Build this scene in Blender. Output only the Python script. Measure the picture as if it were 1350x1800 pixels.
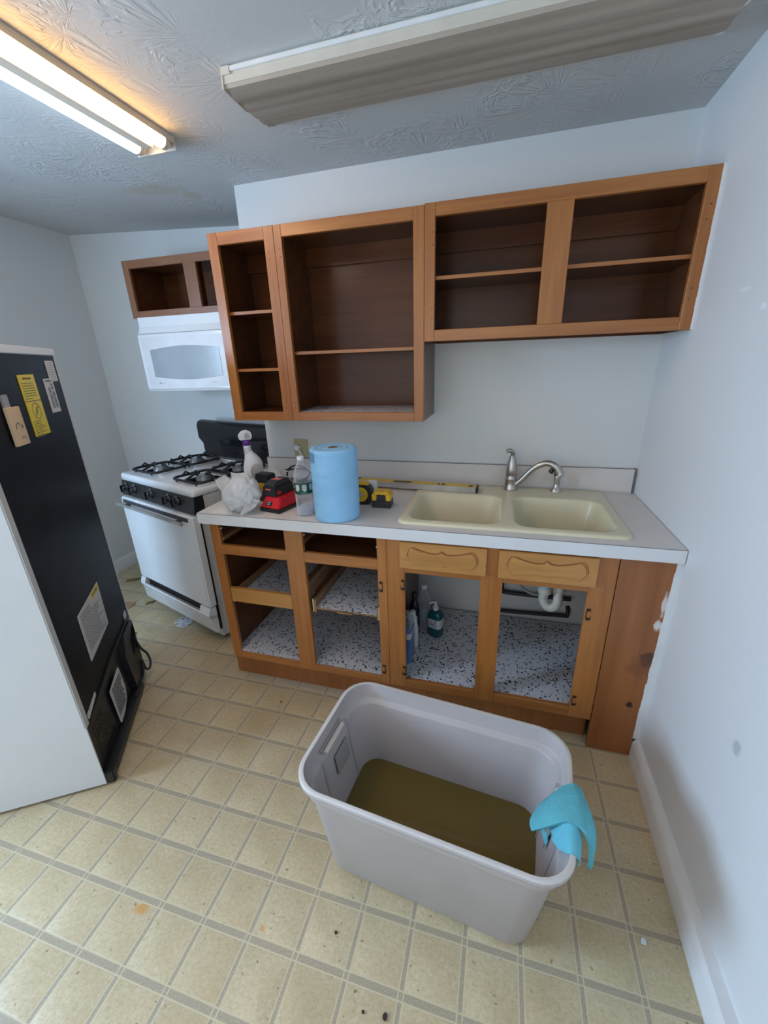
import bpy, bmesh, math, random
from mathutils import Vector, Matrix, noise
from mathutils.geometry import tessellate_polygon
random.seed(7)
for o in list(bpy.data.objects): bpy.data.objects.remove(o)
SC = bpy.context.scene; COL = SC.collection
PI = math.pi

# ------------------------------------------------------------------ camera
CAM = (-0.6026, -2.0056, 1.5044); YAW, PITCH, ROLL, FPX = 0.2814, -0.353, -0.0331, 715.2
def cam_axes():
    sy, cy, sp, cp, sr, cr = math.sin(YAW), math.cos(YAW), math.sin(PITCH), math.cos(PITCH), math.sin(ROLL), math.cos(ROLL)
    f = Vector((-sy*cp, cy*cp, sp)); r = Vector((cy, sy, 0)); u = r.cross(f)
    return cr*r + sr*u, -sr*r + cr*u, f
_r, _u, _f = cam_axes()
cd = bpy.data.cameras.new('camera'); co = bpy.data.objects.new('camera', cd); COL.objects.link(co)
m = Matrix(((_r.x, _u.x, -_f.x, CAM[0]), (_r.y, _u.y, -_f.y, CAM[1]), (_r.z, _u.z, -_f.z, CAM[2]), (0, 0, 0, 1)))
co.matrix_world = m
cd.sensor_fit = 'AUTO'; cd.sensor_width = 36; cd.lens = 36*FPX/1800; cd.clip_start = .02
SC.camera = co
def pix(p):
    d = Vector(p) - Vector(CAM); z = d.dot(_f)
    if z < .05: return None
    return 675 + FPX*d.dot(_r)/z, 900 - FPX*d.dot(_u)/z

# ------------------------------------------------------------------ light
W = bpy.data.worlds.new('world'); SC.world = W; W.use_nodes = True
W.node_tree.nodes['Background'].inputs[0].default_value = (.75, .85, 1, 1)
W.node_tree.nodes['Background'].inputs[1].default_value = .25
def area(name, loc, aim, sx, sy, power, col):
    l = bpy.data.lights.new(name, 'AREA'); l.shape = 'RECTANGLE'; l.size = sx; l.size_y = sy; l.energy = power; l.color = col
    o = bpy.data.objects.new(name, l); COL.objects.link(o); o.location = loc
    o.rotation_euler = (Vector(aim) - Vector(loc)).to_track_quat('-Z', 'Y').to_euler(); return o
area('window_daylight', (-3.57, -2.12, 1.42), (0.0, -1.5, .6), .85, .95, 100, (.48, .71, 1.0))
area('rear_fill_light', (-1.4, -3.42, 1.45), (-1.4, 0, 1.3), 1.9, 1.4, 13, (1.0, .97, .93))  # added soft fill behind the camera, standing in for the rest of the house
SC.view_settings.view_transform = 'Standard'; SC.view_settings.look = 'None'
SC.view_settings.gamma = 1; SC.view_settings.use_curve_mapping = False
SC.view_settings.exposure = -0.04
TUBE_WARM, TUBE_COOL = 24.0, 12.0

# ------------------------------------------------------------------ materials
class NT:
    def __init__(s, name):
        s.m = bpy.data.materials.new(name); s.m.use_nodes = True; s.t = s.m.node_tree; s.n = s.t.nodes; s.l = s.t.links
        s.b = s.n['Principled BSDF']
    def node(s, t, **kw):
        n = s.n.new(t)
        for k, v in kw.items(): setattr(n, k, v)
        return n
    def put(s, sock, v):
        if isinstance(v, bpy.types.NodeSocket): s.l.new(v, sock)
        elif v is not None: sock.default_value = v
    def math(s, op, a, b=None, c=None, clamp=False):
        n = s.node('ShaderNodeMath', operation=op, use_clamp=clamp)
        for i, v in enumerate((a, b, c)):
            if v is not None: s.put(n.inputs[i], v)
        return n.outputs[0]
    def mix(s, f, a, b, bt='MIX'):
        n = s.node('ShaderNodeMix', data_type='RGBA', blend_type=bt); s.put(n.inputs[0], f)
        s.put(n.inputs[6], rgba(a)); s.put(n.inputs[7], rgba(b)); return n.outputs[2]
    def noise(s, vec, scale, detail=3, rough=.55, dist=0):
        n = s.node('ShaderNodeTexNoise'); s.put(n.inputs['Vector'], vec); n.inputs['Scale'].default_value = scale
        n.inputs['Detail'].default_value = detail; n.inputs['Roughness'].default_value = rough; n.inputs['Distortion'].default_value = dist
        return n.outputs[0]
    def ramp(s, f, stops):
        n = s.node('ShaderNodeValToRGB'); s.put(n.inputs[0], f); e = n.color_ramp.elements
        while len(e) < len(stops): e.new(.5)
        for x, (p, c) in zip(e, stops): x.position = p; x.color = rgba(c)
        return n.outputs[0]
    def pos(s): return s.node('ShaderNodeNewGeometry').outputs['Position']
    def obj(s): return s.node('ShaderNodeTexCoord').outputs['Object']
    def sep(s, v):
        n = s.node('ShaderNodeSeparateXYZ'); s.l.new(v, n.inputs[0]); return n.outputs
    def comb(s, x, y, z):
        n = s.node('ShaderNodeCombineXYZ')
        for i, v in enumerate((x, y, z)): s.put(n.inputs[i], v)
        return n.outputs[0]
    def vmath(s, op, a, b=None):
        n = s.node('ShaderNodeVectorMath', operation=op); s.put(n.inputs[0], a)
        if b is not None: s.put(n.inputs[1], b)
        return n.outputs[0]
    def bump(s, h, strength=.2, dist=.01):
        n = s.node('ShaderNodeBump'); n.inputs['Strength'].default_value = strength; n.inputs['Distance'].default_value = dist
        s.put(n.inputs['Height'], h); s.l.new(n.outputs[0], s.b.inputs['Normal'])
    def set(s, **kw):
        for k, v in kw.items(): s.put(s.b.inputs[k.replace('_', ' ')], rgba(v) if isinstance(v, tuple) and len(v) == 3 else v)
        return s.m
def rgba(c): return (*c, 1) if isinstance(c, tuple) and len(c) == 3 else c
def plain(name, c, rough=.5, metal=0, var=.06, bump=0, bscale=300, coat=0, **kw):
    t = NT(name); v = t.obj(); n = t.noise(v, 9, 4)
    dk = tuple(x*(1-var) for x in c); lt = tuple(min(1, x*(1+var)) for x in c)
    t.set(Base_Color=t.ramp(n, [(.3, dk), (.7, lt)]), Roughness=rough, Metallic=metal)
    if coat: t.set(Coat_Weight=coat, Coat_Roughness=.15)
    if bump: t.bump(t.noise(v, bscale, 3), bump, .004)
    for k, x in kw.items(): t.set(**{k: x})
    return t.m
def blot(t, base, spots):
    """irregular worn or stained spots that belong to the surface: (centre, radii, colour, amount)"""
    p = t.pos(); nz = t.noise(p, 28, 3)
    for c, r, colr, amt in spots:
        v = t.vmath('DIVIDE', t.vmath('SUBTRACT', p, c), r)
        ln = t.node('ShaderNodeVectorMath', operation='LENGTH'); t.l.new(v, ln.inputs[0])
        d = t.math('ADD', ln.outputs['Value'], t.math('MULTIPLY', t.math('SUBTRACT', nz, .5), 1.3))
        mr = t.node('ShaderNodeMapRange'); t.put(mr.inputs[0], d); mr.inputs[1].default_value = 1.05; mr.inputs[2].default_value = .6
        mr.inputs[3].default_value = 0; mr.inputs[4].default_value = amt
        base = t.mix(mr.outputs[0], base, colr)
    return base
def wall_paint(name, c, spots=()):
    t = NT(name); p = t.pos()
    base = t.ramp(t.noise(p, 1.3, 3), [(.3, tuple(x*.975 for x in c)), (.7, c)])
    base = blot(t, base, spots)
    t.set(Base_Color=base, Roughness=.55)
    t.bump(t.math('ADD', t.noise(p, 160, 2), t.math('MULTIPLY', t.noise(p, 9, 2), .8)), .12, .003)
    return t.m
def wood(name, axis, dark, light, rough=.34, knots=(), scale=1.0, coat=.25, spec=.5):
    t = NT(name); oi = t.node('ShaderNodeObjectInfo')
    off = t.vmath('MULTIPLY', t.comb(oi.outputs['Random'], oi.outputs['Random'], oi.outputs['Random']), (7.3, 4.1, 9.7))
    v = t.vmath('ADD', t.obj(), off)
    s = [26*scale]*3; s[axis] = 1.6*scale
    g = t.noise(t.vmath('MULTIPLY', v, tuple(s)), 1.0, 5, .6, .6)
    s2 = [150]*3; s2[axis] = 5
    f = t.noise(t.vmath('MULTIPLY', v, tuple(s2)), 1.0, 2)
    h = t.math('ADD', t.math('MULTIPLY', g, .8), t.math('MULTIPLY', f, .2))
    mid = tuple((a+b)/2 for a, b in zip(dark, light))
    base = t.ramp(h, [(.32, dark), (.5, mid), (.68, light)])
    blotch = t.noise(v, 5, 3)
    base = t.mix(t.math('MULTIPLY', blotch, .35), base, dark)
    if knots: base = blot(t, base, knots)
    t.set(Base_Color=base, Roughness=rough, Coat_Weight=coat, Coat_Roughness=.25, Specular_IOR_Level=spec); t.bump(h, .08, .003)
    return t.m
FR_D, FR_L = (.285, .092, .019), (.47, .182, .043)
M = {}
M['frame_x'] = wood('stained_maple_x', 0, FR_D, FR_L); M['frame_z'] = wood('stained_maple_z', 2, FR_D, FR_L)
M['alcove_x'] = wood('stained_oak_x', 0, (.21, .082, .035), (.32, .135, .062)); M['alcove_z'] = wood('stained_oak_z', 2, (.21, .082, .035), (.32, .135, .062))
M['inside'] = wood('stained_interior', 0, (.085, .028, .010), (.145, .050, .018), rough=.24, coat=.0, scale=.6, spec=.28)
M['inside_pale'] = wood('raw_wood_interior', 1, (.19, .10, .045), (.33, .19, .09), rough=.5, coat=0)
M['runner'] = wood('runner_wood', 1, (.22, .10, .04), (.38, .19, .08))
M['drawer_front'] = wood('honey_oak', 0, (.40, .175, .042), (.56, .27, .075), rough=.4)
M['carved'] = wood('honey_oak_carved', 0, (.40, .175, .042), (.60, .30, .09), rough=.4)
M['pine'] = wood('knotty_pine', 2, (.235, .075, .018), (.37, .13, .034), rough=.3, scale=.7,
                 knots=[((-.061, -.61, .252), (.014, .1, .016), (.03, .012, .006), 1), ((-.035, -.61, .466), (.026, .1, .04), (.07, .02, .008), .9),
                        ((-.05, -.61, .43), (.05, .1, .05), (.17, .05, .014), .5), ((-.024, -.61, .70), (.008, .1, .05), (.75, .73, .70), .8), ((-.030, -.61, .615), (.012, .1, .022), (.8, .78, .74), .8), ((-.016, -.61, .42), (.005, .1, .06), (.8, .78, .74), .7)])
M['hinge'] = plain('dark_bronze', (.035, .022, .014), .45, .3)
M['wall'] = wall_paint('white_wall_paint', (.715, .72, .705))
M['wall_right'] = wall_paint('white_wall_paint_marked', (.73, .735, .735), [((0, -1.085, .60), (.1, .018, .026), (.42, .44, .48), .75),
             ((0, -.585, 1.655), (.1, .03, .008), (.82, .83, .83), .8), ((0, -.69, 1.605), (.1, .015, .01), (.85, .85, .85), .9)])
M['trim'] = plain('white_trim_paint', (.74, .74, .73), .4)
# stomped ceiling texture: fans of ridges around scattered centres
t = NT('stomped_ceiling'); p = t.pos(); sc = t.vmath('MULTIPLY', p, (4.2, 4.2, 4.2))
vo = t.node('ShaderNodeTexVoronoi'); t.l.new(t.vmath('ADD', sc, t.vmath('MULTIPLY', t.comb(t.noise(sc, 1.3), t.noise(sc, 1.7), 0.0), (.6, .6, 0))), vo.inputs['Vector']); vo.inputs['Scale'].default_value = 1
dv = t.vmath('SUBTRACT', sc, vo.outputs['Position']); sx, sy, _ = t.sep(dv)
ang = t.math('ARCTAN2', sy, sx); rad = vo.outputs['Distance']
rn = t.noise(t.comb(t.math('MULTIPLY', ang, 3.2), t.math('MULTIPLY', rad, 6.5), t.sep(vo.outputs['Color'])[0]), 2.2, 2, .5, .5)
ridge = t.ramp(rn, [(.44, (0, 0, 0)), (.60, (1, 1, 1))])
ring = t.ramp(rad, [(.05, (.2, .2, .2)), (.28, (1, 1, 1)), (.62, (0, 0, 0))])
patch = t.ramp(t.noise(p, 1.6, 2), [(.34, (.12, .12, .12)), (.55, (1, 1, 1))])
h = t.math('MULTIPLY', t.math('MULTIPLY', ridge, ring), patch)
base = blot(t, t.mix(t.noise(p, 3), (.56, .565, .56), (.61, .615, .61)), [((-2.24, -.06, 2.29), (.19, .07, .3), (.47, .42, .29), .45), ((-2.10, .03, 2.29), (.06, .05, .3), (.45, .40, .25), .4)])
t.set(Base_Color=base, Roughness=.8); t.bump(t.math('ADD', h, t.math('MULTIPLY', t.noise(p, 60, 2), .12)), .45, .008); M['ceiling'] = t.m
# vinyl sheet: beige cells, grey bands edged by thin pale lines
TX0, TA, TY0, TB = -.1645, .1468, -.757, .1457
def vinyl(name, bands):
    t = NT(name); p = t.pos(); x, y, z = t.sep(p)
    n1, n2 = t.noise(p, 6, 4), t.noise(p, 95, 3, .7)
    cell = t.ramp(t.math('ADD', t.math('MULTIPLY', n1, .45), t.math('MULTIPLY', n2, .55)), [(.36, (.485, .375, .215)), (.5, (.555, .44, .265)), (.62, (.63, .52, .335))])
    fib = t.noise(t.vmath('MULTIPLY', p, (60, 200, 1)), 1, 2)
    cell = t.mix(t.ramp(fib, [(.57, (0, 0, 0)), (.66, (.45, .45, .45))]), cell, (.40, .31, .20))
    spk = t.ramp(t.noise(p, 70, 1), [(.725, (0, 0, 0)), (.755, (.8, .8, .8))])
    cell = t.mix(spk, cell, (.22, .15, .08))
    cell = blot(t, cell, [((-1.538, -1.51, 0), (.024, .017, .2), (.62, .31, .09), .85), ((-1.163, -1.457, 0), (.008, .007, .2), (.60, .28, .10), .8),
                          ((-2.45, -.30, 0), (.30, .13, .2), (.36, .29, .17), .5), ((-1.5, -.585, 0), (.45, .05, .2), (.45, .42, .36), .5),
                          ((-1.17, -1.18, 0), (.04, .06, .2), (.45, .32, .17), .35), ((-1.55, -.9, 0), (.12, .1, .2), (.47, .36, .2), .35)])
    col = cell
    if bands:
        dx = t.math('MULTIPLY', t.math('ABSOLUTE', t.math('SUBTRACT', t.math('FRACT', t.math('ADD', t.math('DIVIDE', t.math('SUBTRACT', x, TX0), TA), 100.5)), .5)), TA)
        dy = t.math('MULTIPLY', t.math('ABSOLUTE', t.math('SUBTRACT', t.math('FRACT', t.math('ADD', t.math('DIVIDE', t.math('SUBTRACT', y, TY0), TB), 100.5)), .5)), TB)
        gx, gy = t.math('LESS_THAN', dx, .0052), t.math('LESS_THAN', dy, .0076)
        lx, ly = t.math('LESS_THAN', dx, .0085), t.math('LESS_THAN', dy, .011)
        lightx, lighty = t.math('SUBTRACT', lx, gx), t.math('SUBTRACT', ly, gy)
        grey = t.ramp(t.noise(p, 260, 2), [(.35, (.335, .27, .18)), (.65, (.43, .355, .25))])
        col = t.mix(t.math('MAXIMUM', gx, gy), col, grey)
        col = t.mix(t.math('MAXIMUM', lightx, lighty), col, (.58, .485, .315))
    t.set(Base_Color=col, Roughness=.36); t.bump(t.math('ADD', n2, t.math('MULTIPLY', fib, .4)), .10, .002)
    return t.m
M['vinyl'] = vinyl('vinyl_floor_bands', True); M['vinyl_cell'] = vinyl('vinyl_floor_cell', False)
# speckled shelf liner
t = NT('speckled_liner'); p = t.pos()
vo = t.node('ShaderNodeTexVoronoi'); wv = t.vmath('ADD', p, t.vmath('MULTIPLY', t.comb(t.noise(p, 90), t.noise(p, 110), 0.0), (.012, .012, 0))); t.l.new(wv, vo.inputs['Vector']); vo.inputs['Scale'].default_value = 105; vo.inputs['Randomness'].default_value = 1
r1, r2, _ = t.sep(vo.outputs['Color'])
thr = t.math('MULTIPLY', t.math('GREATER_THAN', r1, .30), t.math('MULTIPLY', r2, .58))
blk = t.math('LESS_THAN', vo.outputs['Distance'], thr)
vg = t.node('ShaderNodeTexVoronoi'); t.l.new(p, vg.inputs['Vector']); vg.inputs['Scale'].default_value = 240
gry = t.math('LESS_THAN', vg.outputs['Distance'], t.math('MULTIPLY', t.sep(vg.outputs['Color'])[0], .5))
t.set(Base_Color=t.mix(blk, t.mix(gry, (.64, .63, .66), (.38, .38, .42)), (.022, .02, .024)), Roughness=.4); M['liner'] = t.m
M['laminate'] = plain('laminate_top', (.70, .655, .625), .35, var=.03)
M['laminate_edge'] = plain('laminate_edge', (.70, .695, .70), .35, var=.03)
M['seam'] = plain('laminate_seam', (.10, .085, .075), .6)
M['sink'] = plain('almond_sink', (.70, .635, .44), .28, var=.02)
M['nickel'] = plain('brushed_nickel', (.52, .49, .45), .28, 1, var=.08)
M['black'] = plain('black_plastic', (.016, .016, .018), .38)
M['gloss_black'] = plain('black_enamel', (.010, .010, .014), .16)
M['enamel'] = plain('white_enamel', (.82, .83, .84), .18, var=.015)
M['side_grey'] = plain('painted_side_panel', (.60, .59, .57), .4)
M['iron'] = plain('cast_iron', (.012, .012, .016), .5, bump=.2)
M['alu'] = plain('burner_aluminium', (.42, .42, .42), .4, .8)
M['smoke'] = plain('smoked_handle', (.07, .075, .085), .15)
M['greyplastic'] = plain('grey_window', (.36, .40, .43), .2)
M['tote'] = plain('taupe_plastic', (.475, .43, .42), .42, var=.03, bump=.05, bscale=400)
M['tote_pale'] = plain('taupe_plastic_pale', (.62, .57, .53), .4)  # paler taupe for the rim lip and handles
M['tote_shade'] = plain('taupe_plastic_shade', (.36, .33, .32), .5)  # darker taupe puts the shade of slots and end recesses into the colour
M['fridge_white'] = plain('fridge_white', (.70, .715, .74), .35, var=.02, bump=.04, bscale=700)
M['fridge_back'] = plain('fridge_back_steel', (.010, .0105, .015), .42, .0, var=.3, Specular_IOR_Level=.16)
M['yellow_label'] = plain('yellow_label', (.78, .60, .02), .4)
M['white_label'] = plain('white_label', (.62, .61, .60), .5)
M['print'] = plain('label_ink', (.10, .095, .09), .6)
M['tag'] = plain('card_tag', (.70, .52, .32), .8)
M['tape'] = plain('grey_tape', (.32, .32, .32), .4)
M['blue_paper'] = plain('blue_shop_towel', (.29, .57, .85), .85, bump=.5, bscale=130)
M['card'] = plain('brown_card', (.28, .18, .10), .9)
M['red'] = plain('red_plastic', (.62, .012, .022), .35)
M['red_label'] = plain('red_label', (.70, .10, .08), .5)
M['yellow'] = plain('yellow_plastic', (.80, .47, .02), .35)
M['yellow_paint'] = plain('yellow_paint', (.72, .46, .03), .4)
M['silver'] = plain('scuffed_aluminium', (.50, .49, .47), .45, .6, var=.25)
M['white_plastic'] = plain('white_plastic', (.74, .74, .75), .35)
M['grey_label'] = plain('grey_label', (.42, .40, .38), .4)
M['purple'] = plain('purple_plastic', (.10, .012, .20), .3)
M['green_label'] = plain('green_label', (.005, .075, .048), .4)
M['paper'] = plain('white_paper', (.75, .76, .78), .8)
M['cyan'] = plain('cyan_microfibre', (.13, .47, .54), .95, var=.12, bump=.9, bscale=380)
M['cyan_smooth'] = plain('cyan_cloth_back', (.13, .46, .56), .9, var=.06, bump=.4, bscale=420)
M['ivory'] = plain('ivory_plastic', (.50, .44, .25), .45)
M['cord_grey'] = plain('grey_cord', (.40, .39, .37), .5)
M['pvc'] = plain('pvc_pipe', (.60, .57, .50), .4)
M['iron_pipe'] = plain('black_iron_pipe', (.02, .02, .02), .45)
M['teal'] = plain('teal_liquid', (.004, .085, .11), .12)
M['navy'] = plain('navy_plastic', (.008, .01, .03), .25)
M['blue_pack'] = plain('blue_pack', (.10, .19, .42), .3, var=.25)
M['fixture'] = plain('aged_white_fixture', (.62, .565, .475), .4)
t = NT('dusty_diffuser'); p = t.pos(); sp = t.vmath('MULTIPLY', p, (1.1, 22, 1))
t.set(Base_Color=t.mix(t.ramp(t.noise(sp, 1, 3), [(.3, (0, 0, 0)), (.75, (1, 1, 1))]), (.485, .415, .345), (.32, .26, .20)), Roughness=.5)
t.bump(t.noise(p, 420, 2), .3, .003); M['diffuser'] = t.m
def emit(name, c, s):
    t = NT(name); t.set(Base_Color=(.9, .9, .9), Emission_Color=c, Emission_Strength=s); return t.m
M['warm_tube'] = emit('warm_tube_glow', (1, .55, .20), TUBE_WARM); M['cool_tube'] = emit('cool_tube_glow', (.66, .83, 1), TUBE_COOL)
def clear(name, c, tr=.9, rough=.05):
    t = NT(name); t.set(Base_Color=c, Roughness=rough)
    tb = t.node('ShaderNodeBsdfTransparent'); tb.inputs[0].default_value = rgba(c)
    lw = t.node('ShaderNodeLayerWeight'); lw.inputs[0].default_value = .35
    f = t.math('MULTIPLY', t.math('SUBTRACT', 1, t.math('POWER', lw.outputs['Facing'], 1.5)), tr)
    mx = t.node('ShaderNodeMixShader'); t.l.new(f, mx.inputs[0]); t.l.new(t.b.outputs[0], mx.inputs[1]); t.l.new(tb.outputs[0], mx.inputs[2])
    t.l.new(mx.outputs[0], t.n['Material Output'].inputs[0]); return t.m
M['pet'] = clear('clear_plastic', (.93, .94, .97), .90)
M['water_clear'] = clear('bottle_water', (.86, .90, .97), .8)
t = NT('thin_white_plastic'); t.set(Base_Color=(.86, .87, .88), Roughness=.35)
tl = t.node('ShaderNodeBsdfTranslucent'); tl.inputs[0].default_value = (.88, .89, .90, 1); tp = t.node('ShaderNodeBsdfTransparent')
m1 = t.node('ShaderNodeMixShader'); m1.inputs[0].default_value = .4; t.l.new(t.b.outputs[0], m1.inputs[1]); t.l.new(tl.outputs[0], m1.inputs[2])
m2 = t.node('ShaderNodeMixShader'); m2.inputs[0].default_value = .12; t.l.new(m1.outputs[0], m2.inputs[1]); t.l.new(tp.outputs[0], m2.inputs[2])
t.l.new(m2.outputs[0], t.n['Material Output'].inputs[0]); M['bag'] = t.m
# murky water: tinted, half see-through, mirror-flat
t = NT('murky_water'); t.set(Base_Color=(.29, .21, .07), Roughness=.04, IOR=1.33)
tb = t.node('ShaderNodeBsdfTransparent'); tb.inputs[0].default_value = (.72, .58, .28, 1)
mx = t.node('ShaderNodeMixShader'); mx.inputs[0].default_value = .5; t.l.new(t.b.outputs[0], mx.inputs[1]); t.l.new(tb.outputs[0], mx.inputs[2])
t.l.new(mx.outputs[0], t.n['Material Output'].inputs[0]); t.bump(t.noise(t.pos(), 7, 2), .03, .01); M['murky'] = t.m

# ------------------------------------------------------------------ mesh helpers
def bm_new(): return bmesh.new()
def box(bm, x0, x1, y0, y1, z0, z1, bev=0, seg=2):
    x0, x1 = sorted((x0, x1)); y0, y1 = sorted((y0, y1)); z0, z1 = sorted((z0, z1))
    mt = Matrix.Translation(((x0+x1)/2, (y0+y1)/2, (z0+z1)/2)) @ Matrix.Diagonal((x1-x0, y1-y0, z1-z0, 1))
    r = bmesh.ops.create_cube(bm, size=1, matrix=mt)
    if bev:
        es = list({e for v in r['verts'] for e in v.link_edges})
        bmesh.ops.bevel(bm, geom=es, offset=bev, segments=seg, affect='EDGES', clamp_overlap=True)
    return bm
def B(*a, **k): return box(bm_new(), *a, **k)
def rings(bm, rs, cap0=True, cap1=True, closed=True):
    vs = [[bm.verts.new(p) for p in r] for r in rs]; n = len(vs[0])
    for a, b in zip(vs, vs[1:]):
        for i in range(n if closed else n-1):
            j = (i+1) % n
            try: bm.faces.new((a[i], a[j], b[j], b[i]))
            except ValueError: pass
    if cap0: bm.faces.new(vs[0][::-1])
    if cap1: bm.faces.new(vs[-1])
    return vs
def fix(bm): bmesh.ops.recalc_face_normals(bm, faces=bm.faces); return bm
def lathe(bm, prof, c=(0, 0, 0), seg=24, sx=1, sy=1, rot=None):
    rs = []
    for r, z in prof:
        ring = [Vector((r*sx*math.cos(2*PI*i/seg), r*sy*math.sin(2*PI*i/seg), z)) for i in range(seg)]
        if rot is not None: ring = [rot @ p for p in ring]
        rs.append([p + Vector(c) for p in ring])
    rings(bm, rs); return fix(bm)
def tube(bm, pts, r, seg=10, caps=True):
    pts = [Vector(p) for p in pts]; n = len(pts); rs = []
    rad = r if isinstance(r, (list, tuple)) else [r]*n
    t0 = (pts[1]-pts[0]).normalized(); up = Vector((0, 0, 1)) if abs(t0.z) < .9 else Vector((1, 0, 0))
    nrm = t0.cross(up).normalized()
    for i, p in enumerate(pts):
        tg = (pts[min(i+1, n-1)] - pts[max(i-1, 0)]).normalized()
        nrm = (nrm - tg*nrm.dot(tg)).normalized(); bn = tg.cross(nrm)
        rs.append([p + rad[i]*(math.cos(2*PI*k/seg)*nrm + math.sin(2*PI*k/seg)*bn) for k in range(seg)])
    rings(bm, rs, caps, caps); return fix(bm)
def spline(pts, k=6, closed=False):
    P = [Vector(p) for p in pts]; n = len(P); out = []
    for i in range(n if closed else n-1):
        g = (lambda j: P[j % n]) if closed else (lambda j: P[max(0, min(n-1, j))])
        a, b, c, d = g(i-1), g(i), g(i+1), g(i+2)
        for s in range(k):
            u = s/k
            out.append(.5*((2*b) + (c-a)*u + (2*a-5*b+4*c-d)*u*u + (3*b-3*c+d-a)*u**3))
    if not closed: out.append(P[-1])
    return out
def rrect(x0, x1, y0, y1, r, n=5):
    out = []
    for cx, cy, a in ((x1-r, y1-r, 0), (x0+r, y1-r, 90), (x0+r, y0+r, 180), (x1-r, y0+r, 270)):
        for i in range(n+1):
            g = math.radians(a + 90*i/n); out.append((cx + r*math.cos(g), cy + r*math.sin(g)))
    return out
def plate(bm, outer, holes, z):
    loops = [[Vector((x, y, z)) for x, y in outer]] + [[Vector((x, y, z)) for x, y in h] for h in holes]
    flat = [p for l in loops for p in l]; vs = [bm.verts.new(p) for p in flat]
    for tri in tessellate_polygon(loops):
        try: bm.faces.new([vs[i] for i in tri])
        except ValueError: pass
    k = 0; res = []
    for l in loops: res.append(vs[k:k+len(l)]); k += len(l)
    return res
def extr(bm, poly, plane, a, b):
    """prism of a 2-D outline: plane 'xz' runs along y, 'yz' along x, 'xy' along z"""
    mk = {'xz': lambda p, t: (p[0], t, p[1]), 'yz': lambda p, t: (t, p[0], p[1]), 'xy': lambda p, t: (p[0], p[1], t)}[plane]
    rings(bm, [[mk(p, a) for p in poly], [mk(p, b) for p in poly]]); return fix(bm)
def E(*a): return extr(bm_new(), *a)

def mesh(name, bm, mat, sharp=35):
    me = bpy.data.meshes.new(name); bm.to_mesh(me); bm.free(); me.materials.append(mat)
    for p in me.polygons: p.use_smooth = True
    me.set_sharp_from_angle(angle=math.radians(sharp)); return me
def thing(name, label, cat, loc=(0, 0, 0), rz=0, group=None, kind=None):
    o = bpy.data.objects.new(name, None); o.empty_display_size = .05; COL.objects.link(o); o.location = loc; o.rotation_euler = (0, 0, rz)
    o['label'] = label; o['category'] = cat
    if group: o['group'] = group
    if kind: o['kind'] = kind
    o['base'] = tuple(loc); return o
def base_of(o):
    while o.parent: o = o.parent
    return Vector(o['base']) if 'base' in o.keys() else Vector((0, 0, 0))
def part(name, bm, mat, parent, local=False, label=None, sharp=35, kind=None):
    if not local: bmesh.ops.translate(bm, verts=bm.verts, vec=-base_of(parent))
    o = bpy.data.objects.new(name, mesh(name, bm, mat, sharp)); COL.objects.link(o); o.parent = parent
    if label: o['label'] = label
    if kind: o['kind'] = kind
    return o
def share(src, parent, loc=(0, 0, 0), rot=(0, 0, 0)):
    o = src.copy(); COL.objects.link(o); o.parent = parent; o.location = loc; o.rotation_euler = rot; return o
def single(name, bm, mat, label, cat, loc=(0, 0, 0), group=None, sharp=35):
    bmesh.ops.translate(bm, verts=bm.verts, vec=-Vector(loc))
    o = bpy.data.objects.new(name, mesh(name, bm, mat, sharp)); COL.objects.link(o); o.location = loc
    o['label'] = label; o['category'] = cat; o['base'] = tuple(loc)
    if group: o['group'] = group
    return o
def struct(name, bm, mat, label, cat, parent=None, sharp=35):
    o = bpy.data.objects.new(name, mesh(name, bm, mat, sharp)); COL.objects.link(o)
    if parent: o.parent = parent
    else: o['kind'] = 'structure'; o['label'] = label; o['category'] = cat; o['base'] = (0, 0, 0)
    return o
def text(name, s, size, mat, parent, mtx, depth=.0003, align='CENTER'):
    c = bpy.data.curves.new(name, 'FONT'); c.body = s; c.size = size; c.align_x = align; c.align_y = 'CENTER'; c.extrude = depth
    tmp = bpy.data.objects.new(name, c); COL.objects.link(tmp); bpy.context.view_layer.update()
    me = bpy.data.meshes.new_from_object(tmp.evaluated_get(bpy.context.evaluated_depsgraph_get()))
    bpy.data.objects.remove(tmp); bpy.data.curves.remove(c)
    me.transform(mtx); me.materials.clear(); me.materials.append(mat); me.name = name
    o = bpy.data.objects.new(name, me); COL.objects.link(o); o.parent = parent; return o

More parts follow.
